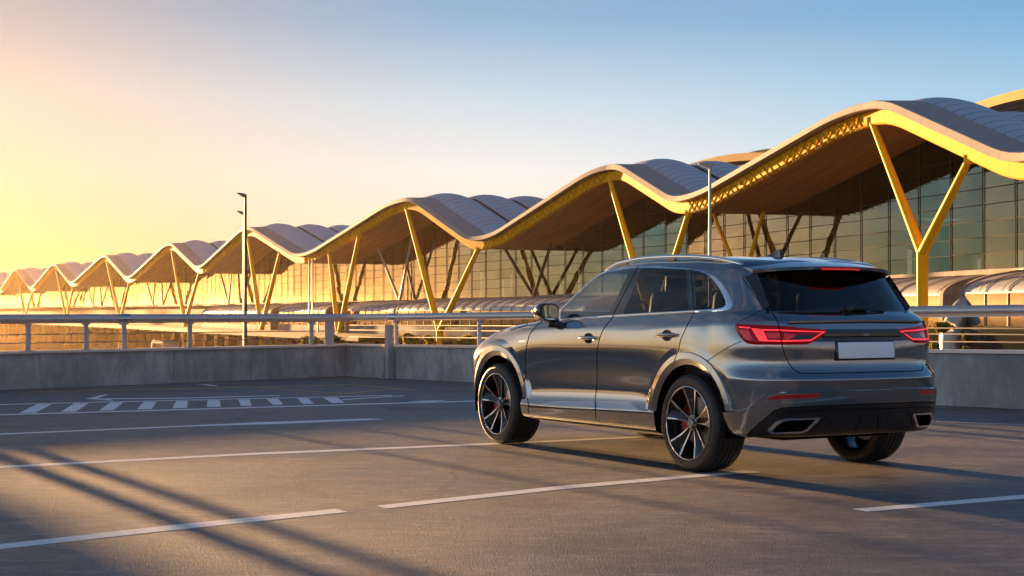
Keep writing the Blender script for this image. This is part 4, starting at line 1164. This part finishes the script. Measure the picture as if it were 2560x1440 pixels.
# pale fascia (with its cut-back top edge) and yellow eave beam
rows, uv = [], []
for s in SS:
    zc = wave(s); k = thick(s); b = zc+BH*k*.86; t = b+FH*k
    rows.append([at(s, .1, b), at(s, -.55, b+.02), at(s, -.60, b+.06), at(s, -.50, t-.04), at(s, -.42, t), at(s, .5, t+.02), at(s, 1.5, t+.06)])
    uv.append([(s, q) for q in (0, .6, .65, 1.1, 1.2, 2, 3)])
def fascia_mat():
    nt = NT('pale_fascia'); uv = nt.n('ShaderNodeUVMap').outputs[0]; u = nt.n('ShaderNodeSeparateXYZ', inp={0: uv}).outputs
    fr = nt.math('FRACT', nt.math('MULTIPLY', u[0], 1/2.4)); ln = nt.ramp(fr, [(0, 1.0), (.025, 0.0), (.985, 0.0), (1, 1.0)])
    n = nt.noise(uv, .6, 5, .6); c = nt.mix(n, (.30, .275, .26), (.40, .365, .345)); c = nt.mix(nt.math('MULTIPLY', ln, .7), c, (.2, .17, .15))
    return nt.out(P(nt, color=c, rough=.75, spec=.1))
uvgrid('fascia', rows, fascia_mat(), bx, uv, smooth=False)
rows, uv = [], []
for s in SS:
    zc = wave(s); k = thick(s)
    rows.append([at(s, .35, zc-BH*k), at(s, -.02, zc-BH*k), at(s, -.10, zc-BH*k+.08), at(s, -.10, zc+BH*k*.86-.02), at(s, -.02, zc+BH*k*.86-.003)])
    uv.append([(s, q) for q in (0, .5, .6, 1.4, 1.5)])
def beam_mat():
    nt = NT('yellow_eave_beam'); uv = nt.n('ShaderNodeUVMap').outputs[0]; u = nt.n('ShaderNodeSeparateXYZ', inp={0: uv}).outputs
    fr = nt.math('FRACT', nt.math('MULTIPLY', u[0], 1/6.0)); ln = nt.ramp(fr, [(0, 1.0), (.012, 0.0), (.99, 0.0), (1, 1.0)])
    n = nt.noise(uv, .5, 5, .6); c = nt.mix(n, (.70, .34, .004), (.86, .44, .006)); c = nt.mix(nt.math('MULTIPLY', ln, .6), c, (.25, .12, .01))
    return nt.out(P(nt, color=c, rough=.7, spec=.08))
uvgrid('eave_beam', rows, beam_mat(), bx, uv, smooth=False)
# pierced bracket row under the rising slopes
br = bmesh.new()
for i in range(0, len(CTL)-2, 1):
    if CTL[i+1].z > CTL[i].z and False: pass
rb_ = random.Random(11); s = 1.0; dots = bmesh.new()
while s < 230:
    d = wave(s+.5)-wave(s-.5)
    if d < -.03:                   # slope falling away from the camera = the left flank of a wave
        k = thick(s); B = lambda q, h: at(s+q, -.12, wave(s+q)+h*k)-BL_
        st_ = .55+.5*rb_.random(); hh = .30
        add_bar(br, B(0, -hh), B(st_, hh), .05, .03+.05*rb_.random())
        if rb_.random() < .7: add_bar(br, B(st_, -hh), B(0, hh), .05, .025+.03*rb_.random())
        if rb_.random() < .6: add_bar(br, B(0, -hh*.9), B(0, hh*.9), .08, .06)
        if rb_.random() < .5:
            add_box(br, B(st_/2, .3*(rb_.random()-.5)), (.16, .12, .10+.16*rb_.random()), Matrix.Rotation(math.atan2(back(s).y, back(s).x), 3, 'Z'))
        add_box(dots, at(s, -.05, wave(s)-BH*k-.05)-BL_, (.10, .10, .07))
        if rb_.random() < .6: add_box(dots, at(s+.35, -.05, wave(s+.35)-BH*k-.05)-BL_, (.08, .08, .06))
        s += st_
    else: s += .6
kind(bm_obj('eave_fittings', dots, worn('eave_fitting_grey', (.22, .19, .16), .8, spec=.05), bx), 'stuff')
kind(bm_obj('beam_brackets', br, worn('bracket_steel', (.55, .27, .012), .8, spec=0.0), bx), 'stuff')
# roof skin: barrels side by side, each following the wave
def dec(s, w): return .14*max(0, w-1.5)*min(1, max(0, (Lc[4]-s)/(Lc[4]-Lc[2])))
def hump(w):
    if w < 1.5: return .04
    q = (w-1.5)/4.2; return -.12+.66*abs(math.sin(PI*q))**.7
WS = [1.3, 1.5]
w = 1.5
while w < 30: w += 4.2/12; WS.append(w)
rows, uv = [], []
for s in SS:
    zt = wave(s)+BH*thick(s)*.86+FH*thick(s)
    rows.append([at(s, w, zt+hump(w)-.01-dec(s, w)) for w in WS]); uv.append([(s, w) for w in WS])
uvgrid('roof', rows, M['roof'], bx, uv)
gut = bmesh.new()
for kq in range(1, 6):
    w = 1.5+4.2*kq
    pr_ = [at(s, w, wave(s)+(BH*.86+FH)*thick(s)+.10-dec(s, w))-BL_ for s in SS if s < 260]
    for a, b in zip(pr_, pr_[1:]): add_bar(gut, a, b, .22, .10)
bm_obj('roof_gutters', gut, M['mullion'], bx)
# soffit
rows, uv = [], []
for s in SS:
    zb = wave(s)-BH*thick(s)+.06
    ww = [.2]+[1+i for i in range(0, 14)]+[20, 28, 34]
    rows.append([at(s, w, zb) for w in ww]); uv.append([(s, w) for w in ww])
uvgrid('soffit', rows, M['soffit'], bx, uv)
# dotted lights line at the soffit edge is part of the bracket row; glass front
def GZ0(s): return 2.45+.95*min(1, max(0, (Lc[6]-s)/(Lc[6]-Lc[2])))
SG = []
s = 2.0
while s < STOT-1: SG.append(s); s += 3.1
rows, uv = [], []
for s in SG:
    zt = wave(s)-BH*thick(s)+.1
    zs = [GZ0(s)+(zt-GZ0(s))*i/8 for i in range(9)]
    rows.append([at(s, GW, z) for z in zs]); uv.append([(s, z) for z in zs])
fg = uvgrid('glass_front', rows, M['fglass'], bx, uv, smooth=False)
mu = bmesh.new()
for i, s in enumerate(SG):
    zt = wave(s)-BH*thick(s)+.05
    add_box(mu, at(s, GW-.06, (GZ0(s)+zt)/2)-BL_, (.035, .05, zt-GZ0(s)), Matrix.Rotation(math.atan2(back(s).y, back(s).x)-PI/2, 3, 'Z'))
for a, b in zip(SG, SG[1:]):
    if a > 330: continue
    top = min(wave(a), wave(b))-BH*thick(a); z = GZ0(a)+.84
    while z < max(wave(a), wave(b))-.5:
        if z < top: add_bar(mu, at(a, GW-.03, z)-BL_, at(b, GW-.03, z)-BL_, .04, .035)
        z += .84
kind(bm_obj('mullions', mu, M['mullion'], bx), 'stuff')
# ledge under the glass, base wall, ground floor, canopy slab, interior shell
def band(name, w0, w1, z0, z1, mat, sa=0, sb=None, step=None):
    ss = [s for s in SS if sa <= s <= (sb or STOT)][::2]
    f0 = z0 if callable(z0) else (lambda s: z0); f1 = z1 if callable(z1) else (lambda s: z1)
    rows = [[at(s, w1, f0(s)), at(s, w0, f0(s)), at(s, w0, f1(s)), at(s, w1, f1(s)), at(s, w1, f0(s))] for s in ss]
    z0 = f0(ss[0]); z1 = f1(ss[0])
    return uvgrid(name, rows, mat, bx, [[(s, z0), (s, z0+.1), (s, z1), (s, z1+w1-w0), (s, z1+w1-w0+z1-z0)] for s in ss], smooth=False)
M['canopy'] = concrete('canopy_concrete', (.10, .08, .065))
band('glass_ledge', GW-.75, GW+.3, lambda s: GZ0(s)-.32, lambda s: GZ0(s)-.02, M['concrete2'])
band('base_wall', GW+.15, GW+.5, -1.9, lambda s: GZ0(s)-.33, M['mullion'])
band('floor_slab', 3.2, GW+20, -2.35, -1.92, M['concrete2'])
band('ground_floor_glass', 5.2, 5.5, GZ, -2.36, M['darkglass'])
band('canopy_slab', -5.0, 3.1, -1.55, -1.05, M['canopy'], Lc[6])
PIER = worn('base_pier_concrete', (.06, .05, .04), .9, spec=.05)
s = Lc[6]+2
while s < STOT-6:
    b = bmesh.new(); add_box(b, at(s, 3.4, (GZ-1.9)/2)-BL_, (.9, .9, -1.9-GZ), Matrix.Rotation(math.atan2(back(s).y, back(s).x), 3, 'Z')); bm_obj('base_pier', b, PIER, bx)
    s += 8
rows = [[at(s, GW+.3, 1.9), at(s, GW+14, 1.9), at(s, GW+14, wave(s)-.6)] for s in SS]
uvgrid('interior_wall', rows, M['interior'], bx, [[(s, 0), (s, 14), (s, 26)] for s in SS], smooth=False)
lit = simple('lit_interior_panel', (.8, .7, .5), .5, emi=(1, .76, .42), emis=.16)
k = 0; s = 4.0
while s < 190:
    hgt = 1.6+1.6*random.random(); 
    lb = bmesh.new(); add_box(lb, at(s, GW+2.5+3*random.random(), 2.2+hgt/2)-BL_, (.10+.16*random.random(), .12, hgt)); bm_obj('lit_panel', lb, lit, bx)
    s += 1.8+4.5*random.random(); k += 1
# yellow columns
def limb(bmx, p, q, r0, r1):
    pts = [p.lerp(q, i/8) for i in range(9)]
    add_tube(bmx, pts, [r0+(r1-r0)*(i/8)**1.0 for i in range(9)], 16)
def onbeam(px, w=.05):
    # walk along the eave until it crosses the photo column
    best = min((abs(CXP+FPX*at(i*.25, w, 0).x/at(i*.25, w, 0).y-px), i*.25) for i in range(4, int(STOT*4)-4) if at(i*.25, w, 0).y > 5)
    return best[1]
def column(top_pix, base_px, joint_y, stem_r=.29, w=.05, mat=None, name='column'):
    sb = onbeam(base_px, w); bz = at(sb, w, 0); jz = CAMH+(HYP-joint_y)/FPX*bz.y
    b = bmesh.new(); J = Vector((bz.x, bz.y, jz))-BL_
    add_tube(b, [Vector((bz.x, bz.y, GZ))-BL_, J+Vector((0, 0, .05))], [stem_r*1.05, stem_r*1.02], 18)
    for px in top_pix:
        st_ = onbeam(px, w); T = at(st_, w, wave(st_)-(.15 if abs(st_-min((abs(st_-q), q) for q in Lc[::2])[1]) < 3 else BH*thick(st_)))-BL_
        d = (J-T); limb(b, T, J-Vector((0, 0, .1)), stem_r*.62, stem_r*.98)
        c = bmesh.ops.create_cube(b, size=1, matrix=Matrix.Translation(T) @ Matrix.Rotation(.6, 4, 'Z') @ Matrix.Diagonal((.34, .34, .42, 1)))
    return bm_obj(name, b, mat or M['yellow'], bx, angle=.8)
column((2180, 2424), 2307, 628, .27)
column((1524, 1722), 1632, 815, .30)
column((1016, 1196), 1101, 826, .33)
column((824, 897), 846, 840, .31)
column((619, 700), 654, 822, .33)
column((429, 498), 463, 806, .33)
column((266, 323), 301, 800, .33)
column((139, 184), 166, 795, .33)
column((42, 81), 63, 790, .33)
column((-30, -2), -14, 788, .33)
# the second row of columns stands behind the glass line
for (t0, t1, bpx, jy) in ((1775, 1990, 1880, 800), (945, 1070, 998, 745)):
    pass
IC = [(onbeam(b_, GW-1.2), [onbeam(q, GW-1.2) for q in tt], m_) for b_, tt, m_ in ((1848, (1780, 1916), 'yellow'), (1326, (1256, 1384), 'mullion'), (992, (948, 1040), 'steel_paint'))]
IC += [(Lc[a]+3, [Lc[a]+7, Lc[a]-1], 'steel_paint') for a in (9, 11, 13)]
for sb, tt, m_ in IC:
    b = bmesh.new(); Bq = at(sb, GW-.9, GZ0(sb)-.1)-BL_
    for s0 in tt: limb(b, at(s0, GW-1.4, wave(s0)-BH*1.2)-BL_, Bq, .12, .16)
    bm_obj('inner_column', b, M[m_], bx, angle=.8)
for px in (773, 781, 795):
    s0 = onbeam(px, -.3); b = bmesh.new(); p = at(s0, -.3, 0)
    add_tube(b, [Vector((p.x, p.y, GZ))-BL_, Vector((p.x, p.y, wave(s0)-.2 if px < 790 else 1.5))-BL_], .09, 8); bm_obj('downpipe', b, M['steel_paint'], bx, smooth=True)
# higher roof vaults rising behind the front roof
def vault(px0, px1, ypk, yb, Y, depth, thickm, rot=.0205):
    a = dpt(px0, yb, Y+(px1-px0)*rot); c = dpt(px1, yb, Y-(px1-px0)*rot); c.z = a.z; bk = back(40)
    n = 28; top, bot = [], []
    zpk = CAMH+(HYP-ypk)/FPX*Y
    for i in range(n+1):
        t = i/n; p = a.lerp(c, t); z = a.z+(zpk-a.z)*math.sin(PI*t)**.8
        top.append(Vector((p.x, p.y, z))); bot.append(Vector((p.x, p.y, z-thickm)))
    def rows_of(off): return off
    mk = lambda rows, nm, mt: uvgrid(nm, rows, mt, bx, [[(i*.8, j*1.5) for j in range(len(r))] for i, r in enumerate(rows)])
    mk([[b, t] for b, t in zip(bot, top)], 'vault_fascia', M['yellow2'])
    mk([[t, t+bk*depth*.5+Vector((0, 0, .3)), t+bk*depth] for t in top], 'vault_roof', M['roof'])
    mk([[b, b+bk*depth*.25+Vector((0, 0, -.6)), b+bk*depth*.5+Vector((0, 0, -1.6))] for b in bot], 'vault_soffit', M['soffit'])
M['yellow2'] = worn('ochre_fascia', (.60, .36, .12), .7, var=.12, scale=.4, spec=.1)
vault(1655, 1990, 388, 440, 150, 14, .7, .031)
vault(2335, 2790, 226, 310, 104, 14, .62)
vault(1790, 2060, 372, 420, 175, 14, .4)

# ================================================================== LOW BUILDINGS IN FRONT OF THE TERMINAL
def walkway_mat():
    nt = NT('walkway_cladding'); uv = nt.n('ShaderNodeUVMap').outputs[0]; u = nt.n('ShaderNodeSeparateXYZ', inp={0: uv}).outputs
    fr = nt.math('FRACT', nt.math('MULTIPLY', u[0], 1/2.0)); ln = nt.ramp(fr, [(0, 1.0), (.05, 0.0), (.95, 0.0), (1, 1.0)])
    fr2 = nt.math('FRACT', u[1]); ln2 = nt.ramp(fr2, [(0, 1.0), (.04, 0.0), (.97, 0.0), (1, 1.0)])
    n = nt.noise(uv, .6, 5, .6)
    c = nt.mix(n, (.44, .47, .52), (.58, .61, .67)); c = nt.mix(nt.math('MAXIMUM', nt.math('MULTIPLY', ln, .6), nt.math('MULTIPLY', ln2, .45)), c, (.18, .17, .17))
    return nt.out(P(nt, color=c, metal=.25, rough=.3, normal=nt.bump(ln, .6, .04)))
M['frame_grey'] = worn('walkway_frame_grey', (.22, .21, .21), .6, .2)
M['tube'] = walkway_mat(); M['tubeglass'] = simple('walkway_glass', (.03, .035, .035), .04, 0, coat=1, coatr=.02, spec=.8)
def walkway(s0, s1, label, ztop=2.15, w_in=4.6, w_out=.75, zs=.95, low='concrete2'):
    t = thing('covered_walkway', label, 'walkway', at((s0+s1)/2, 3, GZ), 0, 'barrel-roofed walkways along the terminal')
    base = Vector(t.location)
    n = max(2, int(abs(s1-s0)/1.0)); ss = [s0+(s1-s0)*i/n for i in range(n+1)]
    def sec(off=0):
        return [(w_in-(w_in-w_out+off)*math.sin(q*PI/20), zs-.0+(ztop-zs+off)*math.cos(q*PI/20)) for q in range(11)]
    def grid_(name, pts, mat, sss, uvs=None):
        rows = [[at(s, w, z)-base for w, z in pts] for s in sss]; nn = len(pts)
        vs = [v for r in rows for v in r]
        fs = [(i*nn+j, i*nn+j+1, (i+1)*nn+j+1, (i+1)*nn+j) for i in range(len(rows)-1) for j in range(nn-1)]
        o = mesh_obj(name, vs, fs, mat, t, True); ul = o.data.uv_layers.new(name='UVMap')
        for lp in o.data.loops:
            i, j = divmod(lp.vertex_index, nn); ul.data[lp.index].uv = (sss[i], j*.25)
        return o
    grid_('roof', sec(), M['tube'], ss)
    grid_('window_band', [(w_out, zs-.02), (w_out, zs-1.5)], M['tubeglass'], ss)
    grid_('lower_wall', [(w_out-.1, zs-1.5), (w_out-.1, zs-2.1), (w_out+.2, zs-2.9), (w_in, zs-2.9), (w_in-.1, -6)], M[low], ss)
    fr = bmesh.new()
    for i in range(0, n+1, 2):
        q = [at(ss[i], w-.03, z+.03)-base for w, z in sec()]+[at(ss[i], w_out-.05, zs-1.5)-base]
        for a, b in zip(q, q[1:]): add_bar(fr, a, b, .045, .045)
    for a, b in zip(ss, ss[1:]): add_bar(fr, at(a, w_out-.04, zs)-base, at(b, w_out-.04, zs)-base, .06, .06)
    bm_obj('frame', fr, M['frame_grey'], t)
    for s in (s0, s1):
        e = bmesh.new(); f = e.faces.new([e.verts.new(at(s, w, z)-base) for w, z in sec(.06)+[(w_out-.12, zs-2.9), (w_in, zs-2.9)]])
        r = bmesh.ops.extrude_face_region(e, geom=[f]); dd = (at(s+.1, 3, 0)-at(s, 3, 0)).normalized()*(.35 if s == s1 else -.35)
        for v in r['geom']:
            if isinstance(v, bmesh.types.BMVert): v.co += dd
        bm_obj('end_wall', e, M['wallbase'], t)
    return t
def s_at(px, w): return onbeam(px, w)
walkway(s_at(2385, 1.5), s_at(2150, 1.5), 'barrel-roofed glass walkway between the car tail and the curved grey duct', 3.05, zs=2.05, low='darkglass')
walkway(s_at(2760, 1.5), s_at(2445, 1.5), 'barrel-roofed glass walkway at the right edge, right of the curved duct', 3.15, zs=2.1, low='darkglass')
walkway(s_at(1480, 1.5), s_at(1012, 1.5), 'barrel-roofed glass walkway behind the car bonnet and door mirror', 2.5, zs=1.35)
walkway(s_at(1000, 1.5), s_at(882, 1.5), 'short barrel-roofed walkway above the parapet corner', 2.4, zs=1.3)
walkway(s_at(828, 1.5), s_at(712, 1.5), 'short barrel-roofed walkway right of the tall lamp post', 2.3, zs=1.2)
walkway(s_at(690, 1.5), s_at(520, 1.5), 'sunlit barrel-roofed walkway just behind the tall lamp post', 2.2, zs=1.1)
# curved duct
dk = bmesh.new(); s0 = s_at(2428, 1.2); base = at(s0, 2, GZ)
pts = []
for i in range(13):
    a = PI/2*i/12; pts.append(at(s0-.3*i/12+.5*(i/12), 4.4-4.2*math.sin(a), 2.75-2.9*(1-math.cos(a)))-base)
pts.append(pts[-1]+Vector((0, 0, -3.0))); pts.append(pts[-1]+Vector((0, 0, -3.0)))
add_tube(dk, pts, .52, 20)
for p, q in zip(pts[1::2], pts[2::2]): add_tube(dk, [p, p.lerp(q, .06)], .545, 20)
o = bm_obj('curved_duct', dk, worn('duct_metal', (.36, .34, .35), .38, .6, scale=1), None, angle=.7); o.location = base
tag(o, 'large curved grey duct bending down between two walkways at right', 'duct')
# ---- lamp posts
def lamp(px, ytop, Y, r, heads, label, zb=GZ, mat='steel_paint'):
    t0 = dpt(px, ytop, Y); t = thing('lamp_post', label, 'lamp post', (t0.x, t0.y, zb), 0, 'lamp posts beyond the parapet')
    h = t0.z-zb; b = bmesh.new(); add_tube(b, [(0, 0, 0), (0, 0, h*.5), (0, 0, h)], [r*1.15, r, r*.72], 14); add_tube(b, [(0, 0, 0), (0, 0, .5)], r*1.6, 14)
    bm_obj('pole', b, M[mat], t, angle=.8)
    for sx, ln, tilt in heads:
        b = bmesh.new(); k = ln
        prof = [(-.05, .06, .36), (.2, .10, .34), (.6, .06, .22), (1.0, -.02, .06)]
        up, dn = [], []
        rr = []
        for u, zt, hh in prof:
            w = .5*k*.45*(1-.5*u)
            rr.append([b.verts.new((sx*u*k*c_, y, (zt+tilt*u)*k*.9+q)) for y, q, c_ in ((-w, 0, 1), (w, 0, 1), (w*.8, -hh*k*1.5, 1), (-w*.8, -hh*k*1.5, 1))])
        for a, c in zip(rr, rr[1:]):
            for j in range(4): b.faces.new((a[j], a[(j+1) % 4], c[(j+1) % 4], c[j]))
        b.faces.new(rr[0]); b.faces.new(rr[-1])
        o = bm_obj('lamp_head', b, M[mat], t, angle=.6); o.location = (0, 0, h)
    return t
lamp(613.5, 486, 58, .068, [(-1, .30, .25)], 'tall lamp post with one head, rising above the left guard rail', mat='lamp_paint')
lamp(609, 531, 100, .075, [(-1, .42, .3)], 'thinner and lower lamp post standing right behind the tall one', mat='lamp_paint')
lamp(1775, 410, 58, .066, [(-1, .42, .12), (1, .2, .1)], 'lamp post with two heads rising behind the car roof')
# ---- plants and vehicles beyond the parapet
M['leaf'] = None
def leaf_mat(name, a, b):
    nt = NT(name); oi = nt.n('ShaderNodeTexCoord').outputs['Object']; n = nt.noise(oi, 1.2, 3)
    c = nt.mix(n, a, b); d = nt.n('ShaderNodeBsdfDiffuse', inp={'Color': c}).outputs[0]; tr = nt.n('ShaderNodeBsdfTranslucent', inp={'Color': c}).outputs[0]
    return nt.out(nt.n('ShaderNodeMixShader', inp={0: .45, 1: d, 2: tr}).outputs[0])
LFA = leaf_mat('sunlit_leaves', (.26, .20, .03), (.42, .30, .05)); LFB = leaf_mat('green_leaves', (.08, .10, .025), (.17, .15, .04))  # yellow sunlight is worked into the first leaf colour
BARK = worn('bark', (.06, .045, .03), .9, var=.3, scale=6)
def tree(px, ytop, Y, wpx, label, mat, n=1500, leaf=.22, hfrac=.6, seed=1, name='small_tree', cat='tree', grp='young trees in front of the terminal'):
    rnd = random.Random(seed); top = dpt(px, ytop, Y); t = thing(name, label, cat, (top.x, top.y, GZ), 0, grp)
    H = top.z-GZ; W = wpx/FPX*Y/2
    tb = bmesh.new(); add_tube(tb, [(0, 0, 0), (.05, 0, H*.35), (-.04, .05, H*.75)], [.14*H/6, .10*H/6, .03], 8)
    cl = []
    for i in range(11):
        a = rnd.random()*2*PI; zz = H*(1-hfrac)+H*hfrac*rnd.random()*.92; rr = W*(.25+.6*rnd.random())*(1-.5*abs((zz/H-(1-hfrac/2))/(hfrac/2))**2)
        c = Vector((rr*math.cos(a), rr*math.sin(a), zz)); cl.append((c, W*(.28+.3*rnd.random())))
        add_tube(tb, [(0, 0, max(H*.25, zz-W*.8)), c], [.05, .015], 5)
    for i in range(5):
        r_ = W*(.22+.18*rnd.random()); a = rnd.random()*2*PI; q = W*.55*rnd.random()
        cl.append((Vector((q*math.cos(a), q*math.sin(a), H-r_*(.9+1.2*rnd.random()))), r_)); cl.append(cl[-1])
    bm_obj('trunk', tb, BARK, t)
    vs, fs = [], []
    for i in range(n):
        c, r = rnd.choice(cl); d = Vector((rnd.gauss(0, 1), rnd.gauss(0, 1), rnd.gauss(0, 1))).normalized()*r*rnd.random()**.4
        p = c+Vector((d.x, d.y, d.z*.8))
        if p.z > H: p.z = H-.1*rnd.random()
        u = Vector((rnd.gauss(0, 1), rnd.gauss(0, 1), rnd.gauss(0, 1))).normalized(); v = u.orthogonal().normalized(); s_ = leaf*(.6+.8*rnd.random())
        k = len(vs); vs += [p-u*s_, p+v*s_*.5, p+u*s_, p-v*s_*.5]; fs.append((k, k+1, k+2, k+3))
    mesh_obj('crown', vs, fs, mat, t)
    return t
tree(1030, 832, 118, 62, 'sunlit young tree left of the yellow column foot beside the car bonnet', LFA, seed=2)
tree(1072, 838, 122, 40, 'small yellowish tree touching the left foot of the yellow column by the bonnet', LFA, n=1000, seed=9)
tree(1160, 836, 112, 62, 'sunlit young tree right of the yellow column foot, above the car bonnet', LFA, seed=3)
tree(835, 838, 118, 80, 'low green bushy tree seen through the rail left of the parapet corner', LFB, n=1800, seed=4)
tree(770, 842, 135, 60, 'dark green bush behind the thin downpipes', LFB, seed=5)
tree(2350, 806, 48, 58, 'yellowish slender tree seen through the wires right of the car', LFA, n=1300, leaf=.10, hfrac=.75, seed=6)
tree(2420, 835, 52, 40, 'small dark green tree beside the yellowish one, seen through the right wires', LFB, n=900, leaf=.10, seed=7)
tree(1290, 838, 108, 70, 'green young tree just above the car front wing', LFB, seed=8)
def vehicle(px, ybot, Y, L, W, H, col, label, name, cat, rz, nwin=5, roofc=None):
    p = dpt(px, ybot, Y); t = thing(name, label, cat, (p.x, p.y, GZ), rz)
    t.location.z = GZ
    mt = simple(name+'_paint', col, .3, coat=.8); gl_ = M['darkglass']
    b = bmesh.new(); prof = [(-L/2, .45), (-L/2+.05, H*.55), (-L/2+.18, H-.08), (-L/2+.4, H), (L/2-.6, H), (L/2-.22, H*.72), (L/2, H*.42), (L/2, .45)]
    a = [b.verts.new((x, -W/2, z)) for x, z in prof]; c = [b.verts.new((x, W/2, z)) for x, z in prof]
    b.faces.new(a); b.faces.new(c[::-1])
    for i in range(len(prof)): b.faces.new((a[i], a[(i+1) % len(prof)], c[(i+1) % len(prof)], c[i]))
    bmesh.ops.bevel(b, geom=b.edges[:], offset=.07, segments=2, affect='EDGES')
    bm_obj('body', b, mt, t, angle=.6)
    for i in range(nwin):
        wl = (L-1.4)/nwin
        for sg in (-1, 1):
            b = bmesh.new(); add_box(b, (-L/2+.5+wl*(i+.5), sg*(W/2+.004), H*.70), (wl*.9, .02, H*.32), bev=.005); bm_obj('window', b, gl_, t)
    b = bmesh.new(); add_box(b, (L/2-.33, 0, H*.74), (.05, W*.86, H*.36), Matrix.Rotation(-.62, 3, 'Y')); bm_obj('windscreen', b, gl_, t)
    for x in (-L/2+L*.2, L/2-L*.18):
        for sg in (-1, 1):
            b = bmesh.new(); add_tube(b, [(x, sg*(W/2-.2), .36), (x, sg*(W/2+.02), .36)], .36, 18); bm_obj('wheel', b, M['rubber'], t, angle=.6)
    for sg in (-1, 1):
        b = bmesh.new(); add_box(b, (L/2-.01, sg*W*.36, H*.36), (.06, .28, .16), bev=.02); bm_obj('headlight', b, M['chrome'], t)
    return t
vehicle(932, 862, 190, 11, 2.5, 3.3, (.02, .022, .026), 'dark bus seen through the rail right of the parapet corner', 'parked_bus', 'bus', PI/2+.5, 7)
vehicle(410, 868, 240, 6.5, 2.3, 3.0, (.7, .66, .62), 'pale van glowing in the sun, seen through the left guard rail', 'parked_van', 'van', PI/2+.5, 2)

# ---- unseen block added on the sun's side to throw a shadow across the deck
sdir = Vector((-math.sin(SUN_AZ), math.cos(SUN_AZ), 0)); sper = Vector((-math.cos(SUN_AZ), -math.sin(SUN_AZ), 0))
q = Vector((-2.25, 9.29, 0))+sdir*72+sper*5.0
t = thing('shadow_block', 'plain concrete block added out of view, towards the sun, to shade the deck', 'building', (q.x, q.y, GZ), math.atan2(sper.y, sper.x))
b = bmesh.new(); add_box(b, (0, 0, 7.2), (10, 8, 14.4), bev=.05); bm_obj('wall', b, M['concrete'], t)
b = bmesh.new(); add_box(b, (0, 0, 14.6), (10.2, 8.4, .4), bev=.04); bm_obj('roof', b, M['steel_paint'], t)
for fl in range(4):
    for k in range(4):
        b = bmesh.new(); add_box(b, (-3.6+2.4*k, 4.01, 2+3.2*fl), (1.5, .08, 1.6)); add_box(b, (-3.6+2.4*k, -4.01, 2+3.2*fl), (1.5, .08, 1.6)) if False else None
        bm_obj('window', b, M['darkglass'], t)
# hills and woods far away, outside and behind the view
def treeline(r0, r1, a0, a1, h, seed, n):
    rnd = random.Random(seed); vs, fs = [], []
    for i in range(n):
        a = math.radians(a0+(a1-a0)*rnd.random()); r = r0+(r1-r0)*rnd.random(); hh = h*(.45+.75*rnd.random()); w = hh*(.5+.5*rnd.random())
        c = Vector((r*math.sin(a), r*math.cos(a), GZ)); k = len(vs); m = 7
        for zz, ww in ((0, .6), (.35, 1.0), (.7, .8), (1.0, .15)):
            for j in range(m):
                q = 2*PI*j/m; e = ww*w*(.7+.5*rnd.random()); vs.append(c+Vector((e*math.cos(q), e*math.sin(q), hh*zz*(.9+.2*rnd.random()))))
        for l in range(3):
            for j in range(m): fs.append((k+l*m+j, k+l*m+(j+1) % m, k+(l+1)*m+(j+1) % m, k+(l+1)*m+j))
    o = mesh_obj('woodland', vs, fs, worn('woodland_green', (.035, .04, .02), .9, var=.5, scale=.05)); kind(o, 'stuff'); return o
treeline(300, 420, -150, -54, 5.8, 3, 1100)
treeline(260, 420, 35, 200, 11, 4, 900)
# ---- the evening haze
hz = bmesh.new(); add_box(hz, (0, 0, 8), (6040, 6040, 30.2))
m_h = NT('evening_haze')
pv = m_h.n('ShaderNodeVolumePrincipled', inp={'Color': (1, .72, .44, 1), 'Density': .00006, 'Anisotropy': .8})
o = bm_obj('haze', hz, m_h.out(None, pv.outputs[0])); kind(o, 'stuff')
